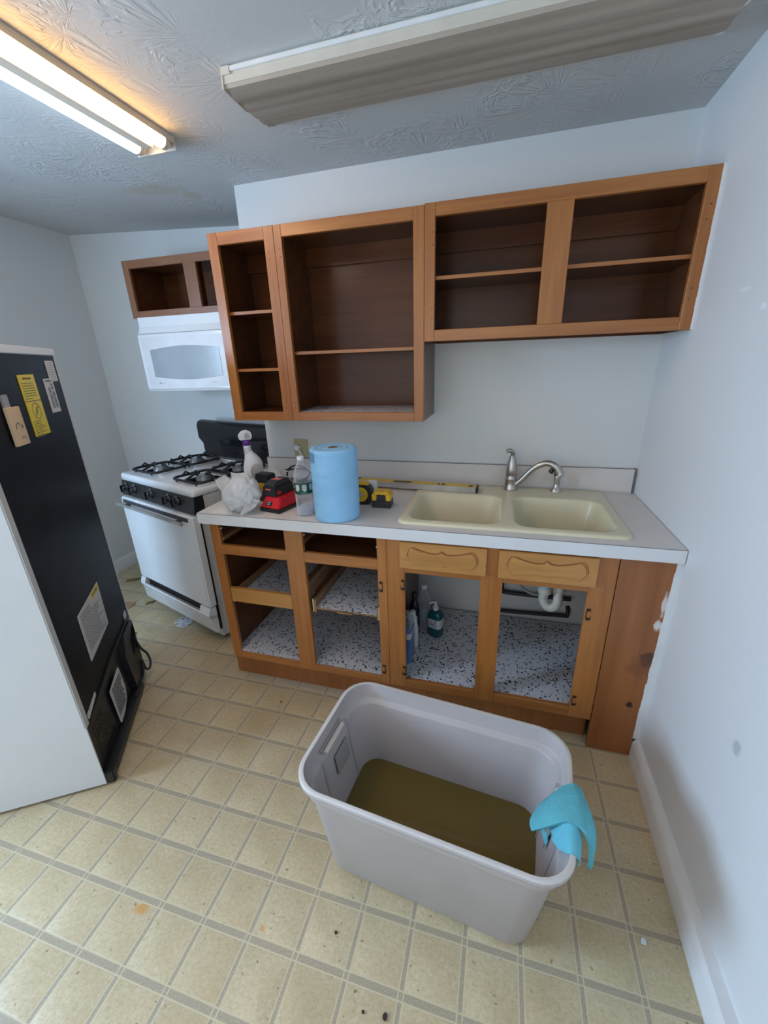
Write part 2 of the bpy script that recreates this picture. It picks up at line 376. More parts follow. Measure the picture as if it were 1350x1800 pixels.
# ------------------------------------------------------------------ room
H = 2.283; LX = -3.46; AY = .52; WX = -1.849
fl = struct('floor', B(LX, .02, -3.3, AY, -.05, 0), M['vinyl'], 'beige sheet vinyl floor printed with square tiles and grey bands', 'floor')
cell = bm_new(); hw, hh = TA/2-.0087, TB/2-.0112
rings(cell, [[(x, y, -.002) for x, y in rrect(-hw, hw, -hh, hh, .002, 2)], [(x, y, .0001) for x, y in rrect(-hw, hw, -hh, hh, .002, 2)],
             [(x, y, .0004) for x, y in rrect(-hw+.0012, hw-.0012, -hh+.0012, hh-.0012, .002, 2)]], cap0=False)
fix(cell); tile0 = None; FC = Vector((-1.976, -1.2326)); fd = Vector((-.5446, .8387)); fn = Vector((-.8387, -.5446))
for i in range(-1, 24):
    for j in range(-9, 10):
        cx, cy = TX0 - (i+.5)*TA, TY0 + (j+.5)*TB
        if cx + hw > -.03 or cx - hw < LX + .02 or cy > AY - .09: continue
        if cx + hw > -1.82 and cy - hh > -.55: continue
        if cx > -.18 and cy + hh > -.59: continue
        q = [pix((cx+a*hw, cy+b*hh, 0)) for a in (-1, 1) for b in (-1, 1)]
        if not any(u and -5 < u[0] < 1355 and -5 < u[1] < 1805 for u in q): continue
        rel = Vector((cx, cy)) - FC; a, b = rel.dot(fd), rel.dot(fn)
        if b > .12 and -.1 < a < .5: continue
        if tile0 is None:
            tile0 = struct('floor_tile', cell, M['vinyl_cell'], '', '', fl); tile0.location = (cx, cy, 0)
        else: share(tile0, fl, (cx, cy, 0))
bm = bm_new()
cols = [.02, -2.05, LX]; cz = [H, H, H+.082]
vs = [[bm.verts.new((x, y, z)) for y in (-3.3, AY)] for x, z in zip(cols, cz)] + [[bm.verts.new((x, y, z+.08)) for y in (-3.3, AY)] for x, z in zip(cols[::-1], cz[::-1])]
for a, b in zip(vs, vs[1:] + vs[:1]): bm.faces.new((a[0], a[1], b[1], b[0]))
bm.faces.new([v[0] for v in vs]); bm.faces.new([v[1] for v in vs][::-1])
struct('ceiling', fix(bm), M['ceiling'], 'white ceiling with stomped fan texture and a brown water stain', 'ceiling', sharp=10)
HT = H + .09
struct('wall_back', B(WX, .02, 0, AY, 0, H+.01, bev=.004), M['wall'], 'white wall behind the sink counter, ending at the stove alcove', 'wall')
struct('wall_alcove', B(LX, .02, AY, AY+.1, 0, HT), M['wall'], 'white wall at the back of the stove alcove', 'wall')
struct('wall_right', B(0, .1, -3.3, AY, 0, H+.01), M['wall_right'], 'white wall along the right of the counter with small scuffs', 'wall')
bm = bm_new()
for a in ((-3.3, -2.62, 0, HT), (-1.62, AY, 0, HT), (-2.62, -1.62, 1.95, HT), (-2.62, -1.62, 0, .9)): box(bm, LX-.1, LX, *a)
struct('wall_left', bm, M['wall'], 'white wall on the left beyond the refrigerator', 'wall')
bm = bm_new()
for a in ((LX, -2.4, 0, HT), (-.4, .1, 0, HT), (-2.4, -.4, 2.2, HT), (-2.4, -.4, 0, .7)): box(bm, a[0], a[1], -3.4, -3.3, a[2], a[3])
struct('wall_front', bm, M['wall'], 'white wall behind the photographer', 'wall')
wf = struct('window_1', B(LX-.07, LX-.02, -2.66, -2.58, .9, 1.95), M['trim'], 'white framed window opening in the left wall', 'window')
for n, a in (('opening_frame', (-1.66, -1.58, .9, 1.95)), ('opening_frame', (-2.66, -1.58, 1.91, 1.99)), ('opening_frame', (-2.66, -1.58, .86, .93))):
    struct(n, B(LX-.07, LX-.02, *a), M['trim'], '', '', wf)
wf = struct('rear_fill_opening', B(-2.45, -2.37, -3.37, -3.32, .7, 2.2), M['trim'], 'added white framed opening for the fill light behind the photographer', 'window')  # unseen framed opening, added to let the rear fill light in
for a in ((-.43, -.35, .7, 2.2), (-2.45, -.35, 2.17, 2.23), (-2.45, -.35, .65, .73)): struct('opening_frame', B(a[0], a[1], -3.37, -3.32, a[2], a[3]), M['trim'], '', '', wf)
# baseboards
bm = bm_new()
rs = []
for y, xb in ((-.612, -.022), (-1.4, -.042), (-3.3, -.045)):
    rs.append([(.0, y, 0), (xb, y, 0), (xb, y, .072), (xb+.006, y, .084), (xb+.011, y, .09), (.0, y, .09)])
rings(bm, rs); struct('baseboard_right', fix(bm), M['trim'], 'white baseboard with a stepped top along the right wall', 'baseboard')
struct('baseboard_left', E([(LX, 0), (LX+.016, 0), (LX+.016, .085), (LX+.008, .1), (LX, .1)], 'xz', -1.85, AY), M['trim'], 'white baseboard along the left wall behind the stove', 'baseboard')
struct('baseboard_back', E([(AY, 0), (AY-.016, 0), (AY-.016, .085), (AY-.008, .1), (AY, .1)], 'yz', LX+.017, WX), M['trim'], 'white baseboard at the back of the stove alcove', 'baseboard')

# ------------------------------------------------------------------ cabinets
def nails(root, spots, y):
    for x, z in spots:
        b = bm_new(); lathe(b, [(.0016, 0), (.0022, .0007), (.0012, .0012)], (0, 0, 0), 8)
        bmesh.ops.rotate(b, verts=b.verts, matrix=Matrix.Rotation(PI/2, 3, 'X')); bmesh.ops.translate(b, verts=b.verts, vec=(x, y, z))
        part('screw_hole', b, M['hinge'], root)
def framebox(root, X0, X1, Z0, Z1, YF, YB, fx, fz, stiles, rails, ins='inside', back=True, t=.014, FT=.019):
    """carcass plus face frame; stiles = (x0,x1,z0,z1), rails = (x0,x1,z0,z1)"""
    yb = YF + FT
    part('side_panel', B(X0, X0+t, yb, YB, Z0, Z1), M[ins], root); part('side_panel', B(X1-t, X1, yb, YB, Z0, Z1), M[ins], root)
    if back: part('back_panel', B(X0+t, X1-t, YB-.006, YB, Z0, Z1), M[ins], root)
    for a in stiles: part('stile', B(a[0], a[1], YF, yb, a[2], a[3], bev=.0012, seg=1), M[fz], root)
    for a in rails: part('rail', B(a[0], a[1], YF+.0004, yb, a[2], a[3], bev=.0012, seg=1), M[fx], root)
UY = -.286; UB = -.001
def upper(name, label, X0, X1, Z0, Z1, stiles, rails, shelves, liner=False, strip=True):
    root = thing(name, label, 'cabinet', ((X0+X1)/2, UY/2, Z0), group='open upper cabinets')
    framebox(root, X0, X1, Z0, Z1, UY, UB, 'frame_x', 'frame_z', stiles, rails)
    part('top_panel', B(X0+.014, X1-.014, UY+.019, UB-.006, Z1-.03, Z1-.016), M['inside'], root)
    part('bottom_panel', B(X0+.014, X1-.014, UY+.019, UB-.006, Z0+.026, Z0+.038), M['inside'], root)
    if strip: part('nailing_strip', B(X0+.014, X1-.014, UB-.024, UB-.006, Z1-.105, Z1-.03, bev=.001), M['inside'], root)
    for x0, x1, z in shelves:
        s = part('shelf', B(x0, x1, UY+.03, UB-.007, z-.011, z), M['inside'], root)
        part('shelf_edging', B(x0, x1, UY+.0235, UY+.03, z-.012, z+.0005, bev=.001), M['frame_x'], s)
    if liner: part('shelf_liner', B(X0+.016, X1-.016, UY+.02, UB-.008, Z0+.0382, Z0+.0392), M['liner'], root, label='speckled shelf liner')
    return root
Z0, Z1 = 1.264, 2.0265
c = upper('upper_cabinet', 'narrow tall open upper cabinet with two shelves, nearest the stove', -1.828, -1.5215, Z0, Z1,
      [(-1.828, -1.783, Z0, Z1), (-1.566, -1.5215, Z0, Z1)], [(-1.783, -1.566, 1.981, Z1), (-1.783, -1.566, Z0, 1.303)],
      [(-1.813, -1.536, 1.731), (-1.813, -1.536, 1.494)])
nails(c, [(-1.548, 1.935), (-1.548, 1.91), (-1.546, 1.345), (-1.548, 1.32)], UY)
c = upper('upper_cabinet', 'wide tall open upper cabinet with one shelf and speckled liner on its bottom', -1.5205, -.913, Z0, Z1,
      [(-1.5205, -1.4875, Z0, Z1), (-.954, -.913, Z0, Z1)], [(-1.4875, -.954, 1.984, Z1), (-1.4875, -.954, Z0, 1.302)],
      [(-1.505, -.928, 1.558)], liner=True)
nails(c, [(-1.499, 1.945), (-1.497, 1.915), (-1.50, 1.345), (-1.50, 1.322)], UY)
c = upper('upper_cabinet', 'short double open upper cabinet above the sink with a wide centre post', -.912, -.005, 1.5745, 2.030,
      [(-.912, -.8725, 1.5745, 2.030), (-.041, -.005, 1.5745, 2.030), (-.4965, -.4125, 1.6155, 1.988)],
      [(-.8725, -.041, 1.988, 2.030), (-.8725, -.041, 1.5745, 1.6155)], [(-.897, -.02, 1.802)])
nails(c, [(-.882, 1.94), (-.882, 1.9), (-.882, 1.69), (-.882, 1.655), (-.02, 1.93), (-.024, 1.89), (-.026, 1.70), (-.03, 1.67)], UY)
cb = bm_new()
for k in range(14):
    z = 1.575 + k*.0325; w = .003 + .003*random.random(); box(cb, -.005-w*.5, -.0003, UY-.0015, UY+.006, z, z+.0325)
part('caulk_bead', cb, M['trim'], c, label='ragged white caulk line')
# small cabinet above the microwave
X0, X1, YF = -2.787, -1.868, .215
c = thing('upper_cabinet', 'low open two-bay cabinet above the white microwave', 'cabinet', (-2.33, .37, 1.797), group='open upper cabinets')
framebox(c, X0, X1, 1.797, 2.101, YF, AY-.001, 'alcove_x', 'alcove_z',
         [(X0, -2.745, 1.797, 2.101), (-1.91, X1, 1.797, 2.101), (-2.3685, -2.2865, 1.835, 2.058)], [(-2.745, -1.91, 2.058, 2.101), (-2.745, -1.91, 1.797, 1.835)])
part('top_panel', B(X0+.014, X1-.014, YF+.019, AY-.007, 2.07, 2.084), M['inside'], c); part('bottom_panel', B(X0+.014, X1-.014, YF+.019, AY-.007, 1.822, 1.834), M['inside'], c)
part('centre_divider', B(-2.334, -2.321, YF+.019, AY-.2, 1.834, 2.07), M['inside'], c)

# base cabinets
BY = -.609; BB = -.012; ZF = .8655; ZK = .142
def hinge_mark(root, x, z, y, flip=1, h=.05):
    b = bm_new()
    for dz in (0, h-.012): box(b, x-.006, x+.008, y-.002, y+.0005, z+dz, z+dz+.012, bev=.002)
    box(b, x+.006*flip-.0015, x+.006*flip+.0015, y-.0016, y+.0005, z+.010, z+h-.010); box(b, x-.009*flip-.001, x-.009*flip+.001, y-.0012, y+.0005, z+.004, z+h-.03)
    part('hinge_mark', b, M['hinge'], root)
c = thing('base_cabinet', 'open base cabinet beside the stove with empty drawer bays and speckled liners', 'cabinet', (-1.41, -.31, 0))
framebox(c, -1.812, -1.0035, ZK, ZF, BY, BB, 'frame_x', 'frame_z',
         [(-1.812, -1.768, ZK, ZF), (-1.449, -1.365, ZK, ZF), (-1.042, -1.0035, ZK, ZF)],
         [(-1.768, -1.449, .715, .760), (-1.365, -1.042, .716, .762), (-1.768, -1.449, .860, ZF), (-1.365, -1.042, .860, ZF), (-1.768, -1.449, ZK, .180), (-1.365, -1.042, ZK, .178)])
part('toe_kick', B(-1.845, -1.0035, -.555, -.54, 0, ZK), M['pine'], c); part('bottom_panel', B(-1.798, -1.018, BY+.019, BB-.006, .165, .1785), M['inside'], c)
part('side_skirt', B(-1.845, -1.836, -.5395, BB, 0, ZK-.001), M['inside'], c)
part('shelf_liner', B(-1.797, -1.019, BY+.006, BB-.008, .1803, .1815), M['liner'], c, label='white liner speckled with black')
part('drawer_runner', B(-1.797, -1.765, BY+.019, BB-.01, .775, .79), M['runner'], c); part('drawer_runner', B(-1.417, -1.397, BY+.019, BB-.01, .765, .79), M['runner'], c)
part('drawer_runner', B(-1.797, -1.78, BY+.019, BB-.01, .44, .475), M['runner'], c)
part('dust_panel', B(-1.798, -1.018, BY+.019, BB-.006, .728, .738), M['inside'], c)
part('runner_post', B(-1.43, -1.384, BB-.04, BB-.007, .183, .72), M['inside'], c)
for x, z in ((-1.765, .835), (-1.362, .838), (-1.046, .812)):
    b = bm_new(); lathe(b, [(.0025, 0), (.003, .004), (.0015, .012)], (0, 0, 0), 8); bmesh.ops.rotate(b, verts=b.verts, matrix=Matrix.Rotation(PI/2, 3, 'X')); bmesh.ops.translate(b, verts=b.verts, vec=(x, BY+.02, z))
    part('guide_pin', b, M['white_plastic'], c)
def tray(x0, x1, front, ztop, zs):
    s = part('pull_out_tray', B(x0, x1, BY+.02, BB-.03, zs-.010, zs), M['inside_pale'], c)
    part('tray_side', B(x0-.012, x0, BY+.016, BB-.03, zs-.022, ztop), M['runner'], s); part('tray_side', B(x1, x1+.012, BY+.016, BB-.03, zs-.022, ztop), M['runner'], s)
    part('tray_back', B(x0, x1, BB-.042, BB-.03, zs, ztop), M['runner'], s)
    part('tray_liner', B(x0+.001, x1-.001, BY+.019, BB-.043, zs, zs+.0015), M['liner'], s, label='speckled liner on the tray')
    if front: part('tray_front', B(-1.765, -1.4495, BY+.0015, BY+.019, .468, .541, bev=.0015), M['drawer_front'], s)
    return s
tray(-1.735, -1.465, True, .530, .496)
s = tray(-1.340, -1.058, False, .525, .484)
for x in (-1.352, -1.047):
    part('broken_bracket', B(x-.003, x+.003, BY+.012, BY+.016, .466, .53), M['ivory'], s)
part('broken_edge', B(-1.24, -1.17, BY+.012, BY+.019, .472, .480), M['inside_pale'], s)
part('divider_rail', B(-1.392, -1.372, BY+.019, BB-.01, .53, .60), M['inside_pale'], c); part('divider_rail', B(-1.385, -1.368, BY+.019, BB-.01, .455, .50), M['runner'], c)
for z in (.615, .195): hinge_mark(c, -1.03, z, BY)
part('shadow_gap', B(-1.0036, -1.0028, BY+.004, BY+.02, ZK, ZF), M['seam'], c)

s = thing('sink_base_cabinet', 'open base cabinet under the sink with two carved false drawer fronts', 'cabinet', (-.59, -.31, 0))
framebox(s, -1.0025, -.030, ZK, ZF, BY, BB, 'frame_x', 'frame_z',
         [(-1.0025, -.930, ZK, ZF), (-.635, -.555, ZK, ZF), (-.264, -.181, ZK, ZF)],
         [(-.930, -.635, .717, ZF), (-.555, -.264, .717, ZF), (-.930, -.635, ZK, .182), (-.555, -.264, ZK, .188)], back=False)
part('toe_kick', B(-1.0025, -.181, -.555, -.54, 0, ZK), M['pine'], s); part('bottom_panel', B(-.988, -.045, BY+.019, BB-.006, .165, .1785), M['inside'], s)
part('shelf_liner', B(-.987, -.046, BY+.020, BB-.008, .1795, .1825), M['liner'], s, label='white liner speckled with black')
def carved(x0, x1, z0, z1):
    f = part('false_drawer_front', B(x0, x1, BY-.017, BY-.0002, z0, z1, bev=.002), M['drawer_front'], s)
    cx, cz, w, h = (x0+x1)/2, (z0+z1)/2, (x1-x0)*.40, (z1-z0)*.33
    top = [(-1, -.1), (-.95, .60), (-.84, .95), (-.60, .72), (-.30, .50), (-.10, .56), (0, .80), (.10, .56), (.30, .50), (.60, .72), (.84, .95), (.95, .60), (1, -.1)]
    bot = [(.95, -.62), (.85, -.98), (.62, -.84), (.36, -.70), (.12, -.76), (0, -.98), (-.12, -.76), (-.36, -.70), (-.62, -.84), (-.85, -.98), (-.95, -.62)]
    loop = spline([(cx+a*w, BY-.0175, cz+b*h) for a, b in top+bot], 3, True)
    b = bm_new(); n = len(loop); vs = [[], []]
    in_ = [Vector((cx+(p.x-cx)*.965, BY-.0230, cz+(p.z-cz)*.86)) for p in loop]
    rings(b, [[p+Vector((0, .002, 0)) for p in loop], [Vector((cx+(p.x-cx)*.985, BY-.019, cz+(p.z-cz)*.94)) for p in loop], in_], cap0=False); fix(b)
    bmesh.ops.triangulate(b, faces=[g for g in b.faces if len(g.verts) > 4]); part('carved_panel', b, M['carved'], f, sharp=15)
    b = bm_new(); tube(b, spline([(cx+a*w*1.03, BY-.0168, cz+b_*h*1.07) for a, b_ in top], 3), .0019, 6); part('carved_groove', b, M['pine'], f)
    b = bm_new(); tube(b, spline([(cx+a*w*.975, BY-.0195, cz+b_*h*.93) for a, b_ in top], 3), .0012, 6); part('carved_groove', b, M['pine'], f)
carved(-.945, -.617, .745, .857); carved(-.575, -.246, .745, .857)
for x, z, fl_ in ((-.938, .635, 1), (-.938, .205, 1), (-.252, .60, -1), (-.252, .20, -1)): hinge_mark(s, x, z, BY, fl_)
fp = thing('filler_panel', 'knotty pine filler board between the sink cabinet and the right wall', 'panel', (-.1, -.6, 0))
part('board', E([(-.1785, 0), (-.0225, 0), (-.0125, ZF), (-.1785, ZF)], 'xz', BY-.001, BY+.018), M['pine'], fp)
cb = bm_new()
for k in range(20):
    z = .09 + k*.0385; w = .003*random.random(); x = -.0235 + .0115*z - w; box(cb, x, -.0003, BY-.0018, BY+.004, z, z+.0385)
part('caulk_bead', cb, M['trim'], fp, label='ragged white caulk line')

# ------------------------------------------------------------------ countertop and sink
CT = .914; CY = -.631
ct = thing('countertop', 'off-white laminate countertop with a short backsplash and pale front edge', 'countertop', (-.92, -.32, .8665))
SX0, SX1, SY0, SY1 = -.968, -.136, -.583, -.030
b = bm_new(); outer = [(WX, CY+.002), (-.003, CY+.002), (-.003, 0), (WX, 0)]; hole = rrect(SX0+.018, SX1-.018, SY0+.018, SY1-.018, .05)[::-1]
T_ = plate(b, outer, [hole], CT); L_ = plate(b, outer, [hole], .8665)
for a, c_ in zip(T_, L_):
    for i in range(len(a)): b.faces.new((a[i], a[(i+1) % len(a)], c_[(i+1) % len(a)], c_[i]))
part('top', fix(b), M['laminate'], ct, sharp=20)
part('front_edge', B(WX, -.003, CY, CY+.0022, .8665, CT-.0012), M['laminate_edge'], ct, label='pale front edge strip')
part('edge_seam', B(WX, -.003, CY+.0001, CY+.0018, CT-.0013, CT+.0002), M['seam'], ct, label='dark seam line')
bs = part('backsplash', B(WX, -.012, -.020, -.0005, CT, 1.0255, bev=.001), M['laminate'], ct)
part('splash_seam', B(WX, -.012, -.0204, -.018, 1.0235, 1.0262), M['seam'], bs); part('splash_end', B(-.012, -.0095, -.0202, -.0005, CT, 1.026), M['seam'], bs)

sk = thing('kitchen_sink', 'almond double bowl drop-in sink in the countertop', 'sink', ((SX0+SX1)/2, (SY0+SY1)/2, CT))
bowls = [(-.938, -.574, -.552, -.195), (-.530, -.176, -.552, -.195)]; RT = CT+.011
b = bm_new(); N = 6
hl = [rrect(*w, .065, N) for w in bowls]; o_ = rrect(SX0+.009, SX1-.009, SY0+.009, SY1-.009, .035, N)
P_ = plate(b, o_, [h_[::-1] for h_ in hl], RT)
prev = P_[0]
for d, z in ((.005, RT-.0015), (.0015, RT-.006), (0, CT+.0002)):
    cur = [b.verts.new((x, y, z)) for x, y in rrect(SX0+d, SX1-d, SY0+d, SY1-d, .04, N)]
    for i in range(len(cur)): b.faces.new((prev[i], prev[(i+1) % len(cur)], cur[(i+1) % len(cur)], cur[i]))
    prev = cur
part('rim', fix(b), M['sink'], sk, sharp=50)
for w in bowls:
    b = bm_new(); rs = []
    for ins, z, r in ((-.0005, RT+.0003, .065), (.003, RT-.002, .065), (.007, RT-.007, .063), (.012, RT-.03, .06), (.034, .80, .055), (.042, .765, .05), (.055, .748, .045), (.08, .741, .04), (.13, .738, .03)):
        rs.append([(x, y, z) for x, y in rrect(w[0]+ins, w[1]-ins, w[2]+ins, w[3]-ins, r, N)])
    rings(b, rs, cap0=False); bmesh.ops.recalc_face_normals(b, faces=b.faces); bmesh.ops.reverse_faces(b, faces=b.faces)
    bo = part('bowl', b, M['sink'], sk, sharp=60)
    b = bm_new(); lathe(b, [(.042, .7385), (.042, .7405), (.03, .7405), (.026, .739), (.0, .739)], ((w[0]+w[1])/2, (w[2]+w[3])/2, 0), 24); part('drain', b, M['nickel'], bo)

fx, fy = -.537, -.085; z0 = RT+.0004
fa = thing('faucet', 'brushed nickel single-lever faucet standing behind the sink bowls', 'faucet', (fx, fy, z0))
b = bm_new(); lathe(b, [(.031, z0), (.032, z0+.006), (.029, z0+.012), (.027, z0+.03), (.026, z0+.05), (.0265, z0+.052), (.025, z0+.054), (.0255, z0+.072), (.022, z0+.075)], (fx, fy, 0), 28); part('body', b, M['nickel'], fa, sharp=50)
b = bm_new(); lathe(b, [(.0245, z0+.0745), (.0255, z0+.08), (.025, z0+.10), (.0215, z0+.125), (.014, z0+.15), (.008, z0+.165)], (fx, fy, 0), 24)
tube(b, spline([(fx, fy, z0+.155), (fx+.001, fy-.002, z0+.17), (fx-.006, fy-.010, z0+.182), (fx-.02, fy-.018, z0+.186), (fx-.03, fy-.022, z0+.182)], 5), [.0105]*14+[.0095, .009, .0085, .008, .0078, .006, .002], 12); part('lever', b, M['nickel'], fa, sharp=50)
pth = spline([(fx+.018, fy-.006, z0+.022), (fx+.05, fy-.012, z0+.055), (fx+.09, fy-.02, z0+.105), (fx+.13, fy-.028, z0+.132), (fx+.158, fy-.034, z0+.136), (fx+.185, fy-.040, z0+.122), (fx+.200, fy-.043, z0+.098), (fx+.204, fy-.044, z0+.088)], 5)
n = len(pth); b = bm_new(); tube(b, pth, [.0115+.006*(i/n) for i in range(n)], 14); part('spout', b, M['nickel'], fa, sharp=50)
b = bm_new(); tube(b, [(fx+.172, fy-.038, z0+.112), (fx+.164, fy-.037, z0+.095)], .0105, 14); part('aerator', b, M['black'], fa)
sx_ = -.336; sy_ = -.080
sp = thing('side_sprayer', 'brushed nickel side sprayer with a black collar, right of the faucet', 'sprayer', (sx_, sy_, z0))
b = bm_new(); lathe(b, [(.026, z0), (.026, z0+.004), (.018, z0+.014), (.0125, z0+.022), (.013, z0+.04), (.0145, z0+.062), (.0135, z0+.07), (.013, z0+.075)], (sx_, sy_, 0), 24); part('holder', b, M['nickel'], sp, sharp=50)
b = bm_new(); lathe(b, [(.0155, z0+.073), (.016, z0+.075), (.016, z0+.085), (.014, z0+.088)], (sx_, sy_, 0), 20); part('collar', b, M['black'], sp)
b = bm_new(); tube(b, spline([(sx_+.012, sy_, z0+.088), (sx_+.018, sy_+.002, z0+.083), (sx_+.019, sy_+.002, z0+.07), (sx_+.016, sy_+.001, z0+.06)], 3), .0045, 8); part('trigger', b, M['nickel'], sp)

# plumbing below the sink
tr = thing('drain_trap', 'white plastic drain trap hanging under the right sink bowl', 'pipe', (-.352, -.36, .74))
b = bm_new(); pts = [(-.372, -.36, .735), (-.372, -.36, .55)] + [(-.343+.029*math.cos(a), -.36+.02*(1-math.cos(a))/2, .52+.045*math.sin(a)) for a in [PI*(1+i/10) for i in range(11)]] + [(-.312, -.335, .56), (-.312, -.335, .60)]
tube(b, pts, .0195, 16); part('trap_bend', b, M['pvc'], tr)
b = bm_new(); lathe(b, [(.026, .552), (.028, .556), (.028, .578), (.024, .582)], (-.372, -.36, 0), 14); part('slip_nut', b, M['pvc'], tr)
b = bm_new(); lathe(b, [(.026, .552), (.028, .556), (.028, .578), (.024, .582)], (-.312, -.335, 0), 14); part('slip_nut', b, M['pvc'], tr)
b = bm_new(); lathe(b, [(.021, .579), (.0225, .582), (.0225, .600), (.0195, .602)], (-.372, -.36, 0), 16); part('washer_ring', b, M['blue_paper'], tr, label='pale blue ring')
b = bm_new(); tube(b, spline([(-.312, -.335, .60), (-.312, -.32, .63), (-.312, -.25, .64), (-.312, -.02, .64)], 4), .0185, 14); part('waste_arm', b, M['pvc'], tr)
def pipe(label, pts, r, mat=M['iron_pipe'], name='supply_pipe', grp=None):
    b = bm_new(); tube(b, pts, r, 10); return single(name, b, mat, label, 'pipe', tuple(pts[0]), 'pipes under the sink' if name == 'supply_pipe' else None)
pipe('upper dark pipe on the wall under the sink, turning up at its left end', spline([(-.538, -.03, .70), (-.538, -.03, .40), (-.536, -.03, .352), (-.50, -.03, .338), (-.3, -.03, .338), (-.197, -.03, .338)], 4), .012)
pipe('lower dark pipe on the wall under the sink, ending in an elbow', spline([(-.62, -.03, .222), (-.5, -.03, .222), (-.23, -.03, .236), (-.205, -.03, .242), (-.2, -.02, .26), (-.2, 0.0, .275)], 4), .011)
pipe('grey flexible supply hose looping behind the drain trap', spline([(-.50, -.20, .72), (-.50, -.20, .60), (-.487, -.21, .54), (-.44, -.22, .475), (-.38, -.22, .455), (-.32, -.2, .47), (-.28, -.15, .55), (-.27, -.12, .72)], 5), .007, M['cord_grey'], 'supply_hose')

# ------------------------------------------------------------------ bottles under the sink
zb = .1828
def lat(root, name, prof, x, y, mat, seg=20, sx=1, sy=1, sharp=45, **k):
    b = bm_new(); lathe(b, prof, (x, y, 0), seg, sx, sy); return part(name, b, mat, root, sharp=sharp, **k)
t1 = thing('pump_bottle', 'teal pump bottle of soap with a white label, under the sink', 'bottle', (-.853, -.262, zb))
x, y = -.853, -.262
b = bm_new(); rs = []
for sc_, z in ((.85, zb), (1, zb+.008), (1, zb+.11), (.93, zb+.125), (.72, zb+.14), (.38, zb+.150)): rs.append([(x+u*sc_, y+v*sc_, z) for u, v in rrect(-.037, .037, -.030, .030, .018, 3)])
rings(b, rs); bmesh.ops.rotate(b, verts=b.verts, cent=(x, y, 0), matrix=Matrix.Rotation(-.35, 3, 'Z')); part('bottle_body', fix(b), M['teal'], t1, sharp=50)
b = bm_new(); rings(b, [[(x+u*1.012, y+v*1.015, z) for u, v in rrect(-.037, .037, -.030, .030, .018, 3)] for z in (zb+.055, zb+.106)], False, False); bmesh.ops.rotate(b, verts=b.verts, cent=(x, y, 0), matrix=Matrix.Rotation(-.35, 3, 'Z')); part('label', fix(b), M['white_label'], t1)
b = bm_new()
for i, (u0, u1, zz, hh_) in enumerate(((-.025, -.002, .094, .004), (.008, .02, .092, .007), (-.026, .0, .082, .003), (-.028, .0, .074, .003), (-.026, -.004, .066, .004))):
    box(b, x+u0, x+u1, y-.0312, y-.0306, zb+zz, zb+zz+hh_)
bmesh.ops.rotate(b, verts=b.verts, cent=(x, y, 0), matrix=Matrix.Rotation(-.35, 3, 'Z')); part('printed_lines', b, M['blue_pack'], t1, kind='stuff')
b = bm_new(); tube(b, [(x+.010+.009*math.cos(2*PI*i/14), y-.0312, zb+.074+.009*math.sin(2*PI*i/14)) for i in range(15)], .0016, 5); bmesh.ops.rotate(b, verts=b.verts, cent=(x, y, 0), matrix=Matrix.Rotation(-.35, 3, 'Z')); part('printed_ring', b, M['blue_pack'], t1)
lat(t1, 'pump_collar', [(.014, zb+.148), (.015, zb+.15), (.015, zb+.166), (.007, zb+.17), (.005, zb+.185), (.008, zb+.187), (.009, zb+.196), (.004, zb+.198)], x, y, M['white_plastic'])
b = bm_new(); tube(b, [(x, y, zb+.192), (x-.022, y-.014, zb+.196), (x-.030, y-.019, zb+.190)], .0045, 8); part('pump_spout', b, M['white_plastic'], t1)
t1 = thing('clear_bottle', 'tall clear bottle with a white cap at the back under the sink', 'bottle', (-.925, -.20, zb)); x, y = -.925, -.20
lat(t1, 'bottle_body', [(.032, zb), (.036, zb+.006), (.036, zb+.15), (.033, zb+.17), (.015, zb+.205), (.012, zb+.21), (.012, zb+.23)], x, y, M['pet'])
lat(t1, 'label', [(.0365, zb+.05), (.0367, zb+.051), (.0367, zb+.12), (.0365, zb+.121)], x, y, M['greyplastic'])
lat(t1, 'cap', [(.017, zb+.226), (.018, zb+.228), (.018, zb+.246), (.015, zb+.25)], x, y, M['white_plastic'])
t1 = thing('dark_bottle', 'slim dark navy bottle behind the white one under the sink', 'bottle', (-.958, -.285, zb)); x, y = -.957, -.285
lat(t1, 'bottle_body', [(.022, zb), (.025, zb+.005), (.025, zb+.165), (.020, zb+.19), (.011, zb+.205), (.011, zb+.22)], x, y, M['navy'])
lat(t1, 'cap', [(.013, zb+.216), (.0135, zb+.218), (.0135, zb+.245), (.011, zb+.248)], x, y, M['black'])
t1 = thing('white_bottle', 'white flat bottle beside the blue pack under the sink', 'bottle', (-.945, -.372, zb)); x, y = -.947, -.372
b = bm_new(); rings(b, [[(x+u*k, y+v*k, z) for u, v in rrect(-.026, .026, -.02, .02, .012, 3)] for k, z in ((.9, zb), (1, zb+.006), (1, zb+.10), (.8, zb+.125), (.8, zb+.16), (.45, zb+.175))]); part('bottle_body', fix(b), M['white_plastic'], t1)
lat(t1, 'cap', [(.012, zb+.172), (.013, zb+.174), (.013, zb+.198), (.011, zb+.2)], x, y, M['white_plastic'])
t1 = thing('blue_pack', 'tall blue and white plastic pack at the left front under the sink', 'bottle', (-.955, -.46, zb)); x, y = -.956, -.465
b = bm_new(); rings(b, [[(x+u*k, y+v*k, z) for u, v in rrect(-.027, .027, -.045, .045, .015, 3)] for k, z in ((.92, zb), (1, zb+.01), (1, zb+.17), (.9, zb+.185))]); part('pack_body', fix(b), M['blue_pack'], t1)
b = bm_new(); rings(b, [[(x+u*k, y+v*k, z) for u, v in rrect(-.027, .027, -.045, .045, .015, 3)] for k, z in ((.9, zb+.185), (.86, zb+.215), (.5, zb+.24), (.4, zb+.25))]); part('clear_top', fix(b), M['pet'], t1)
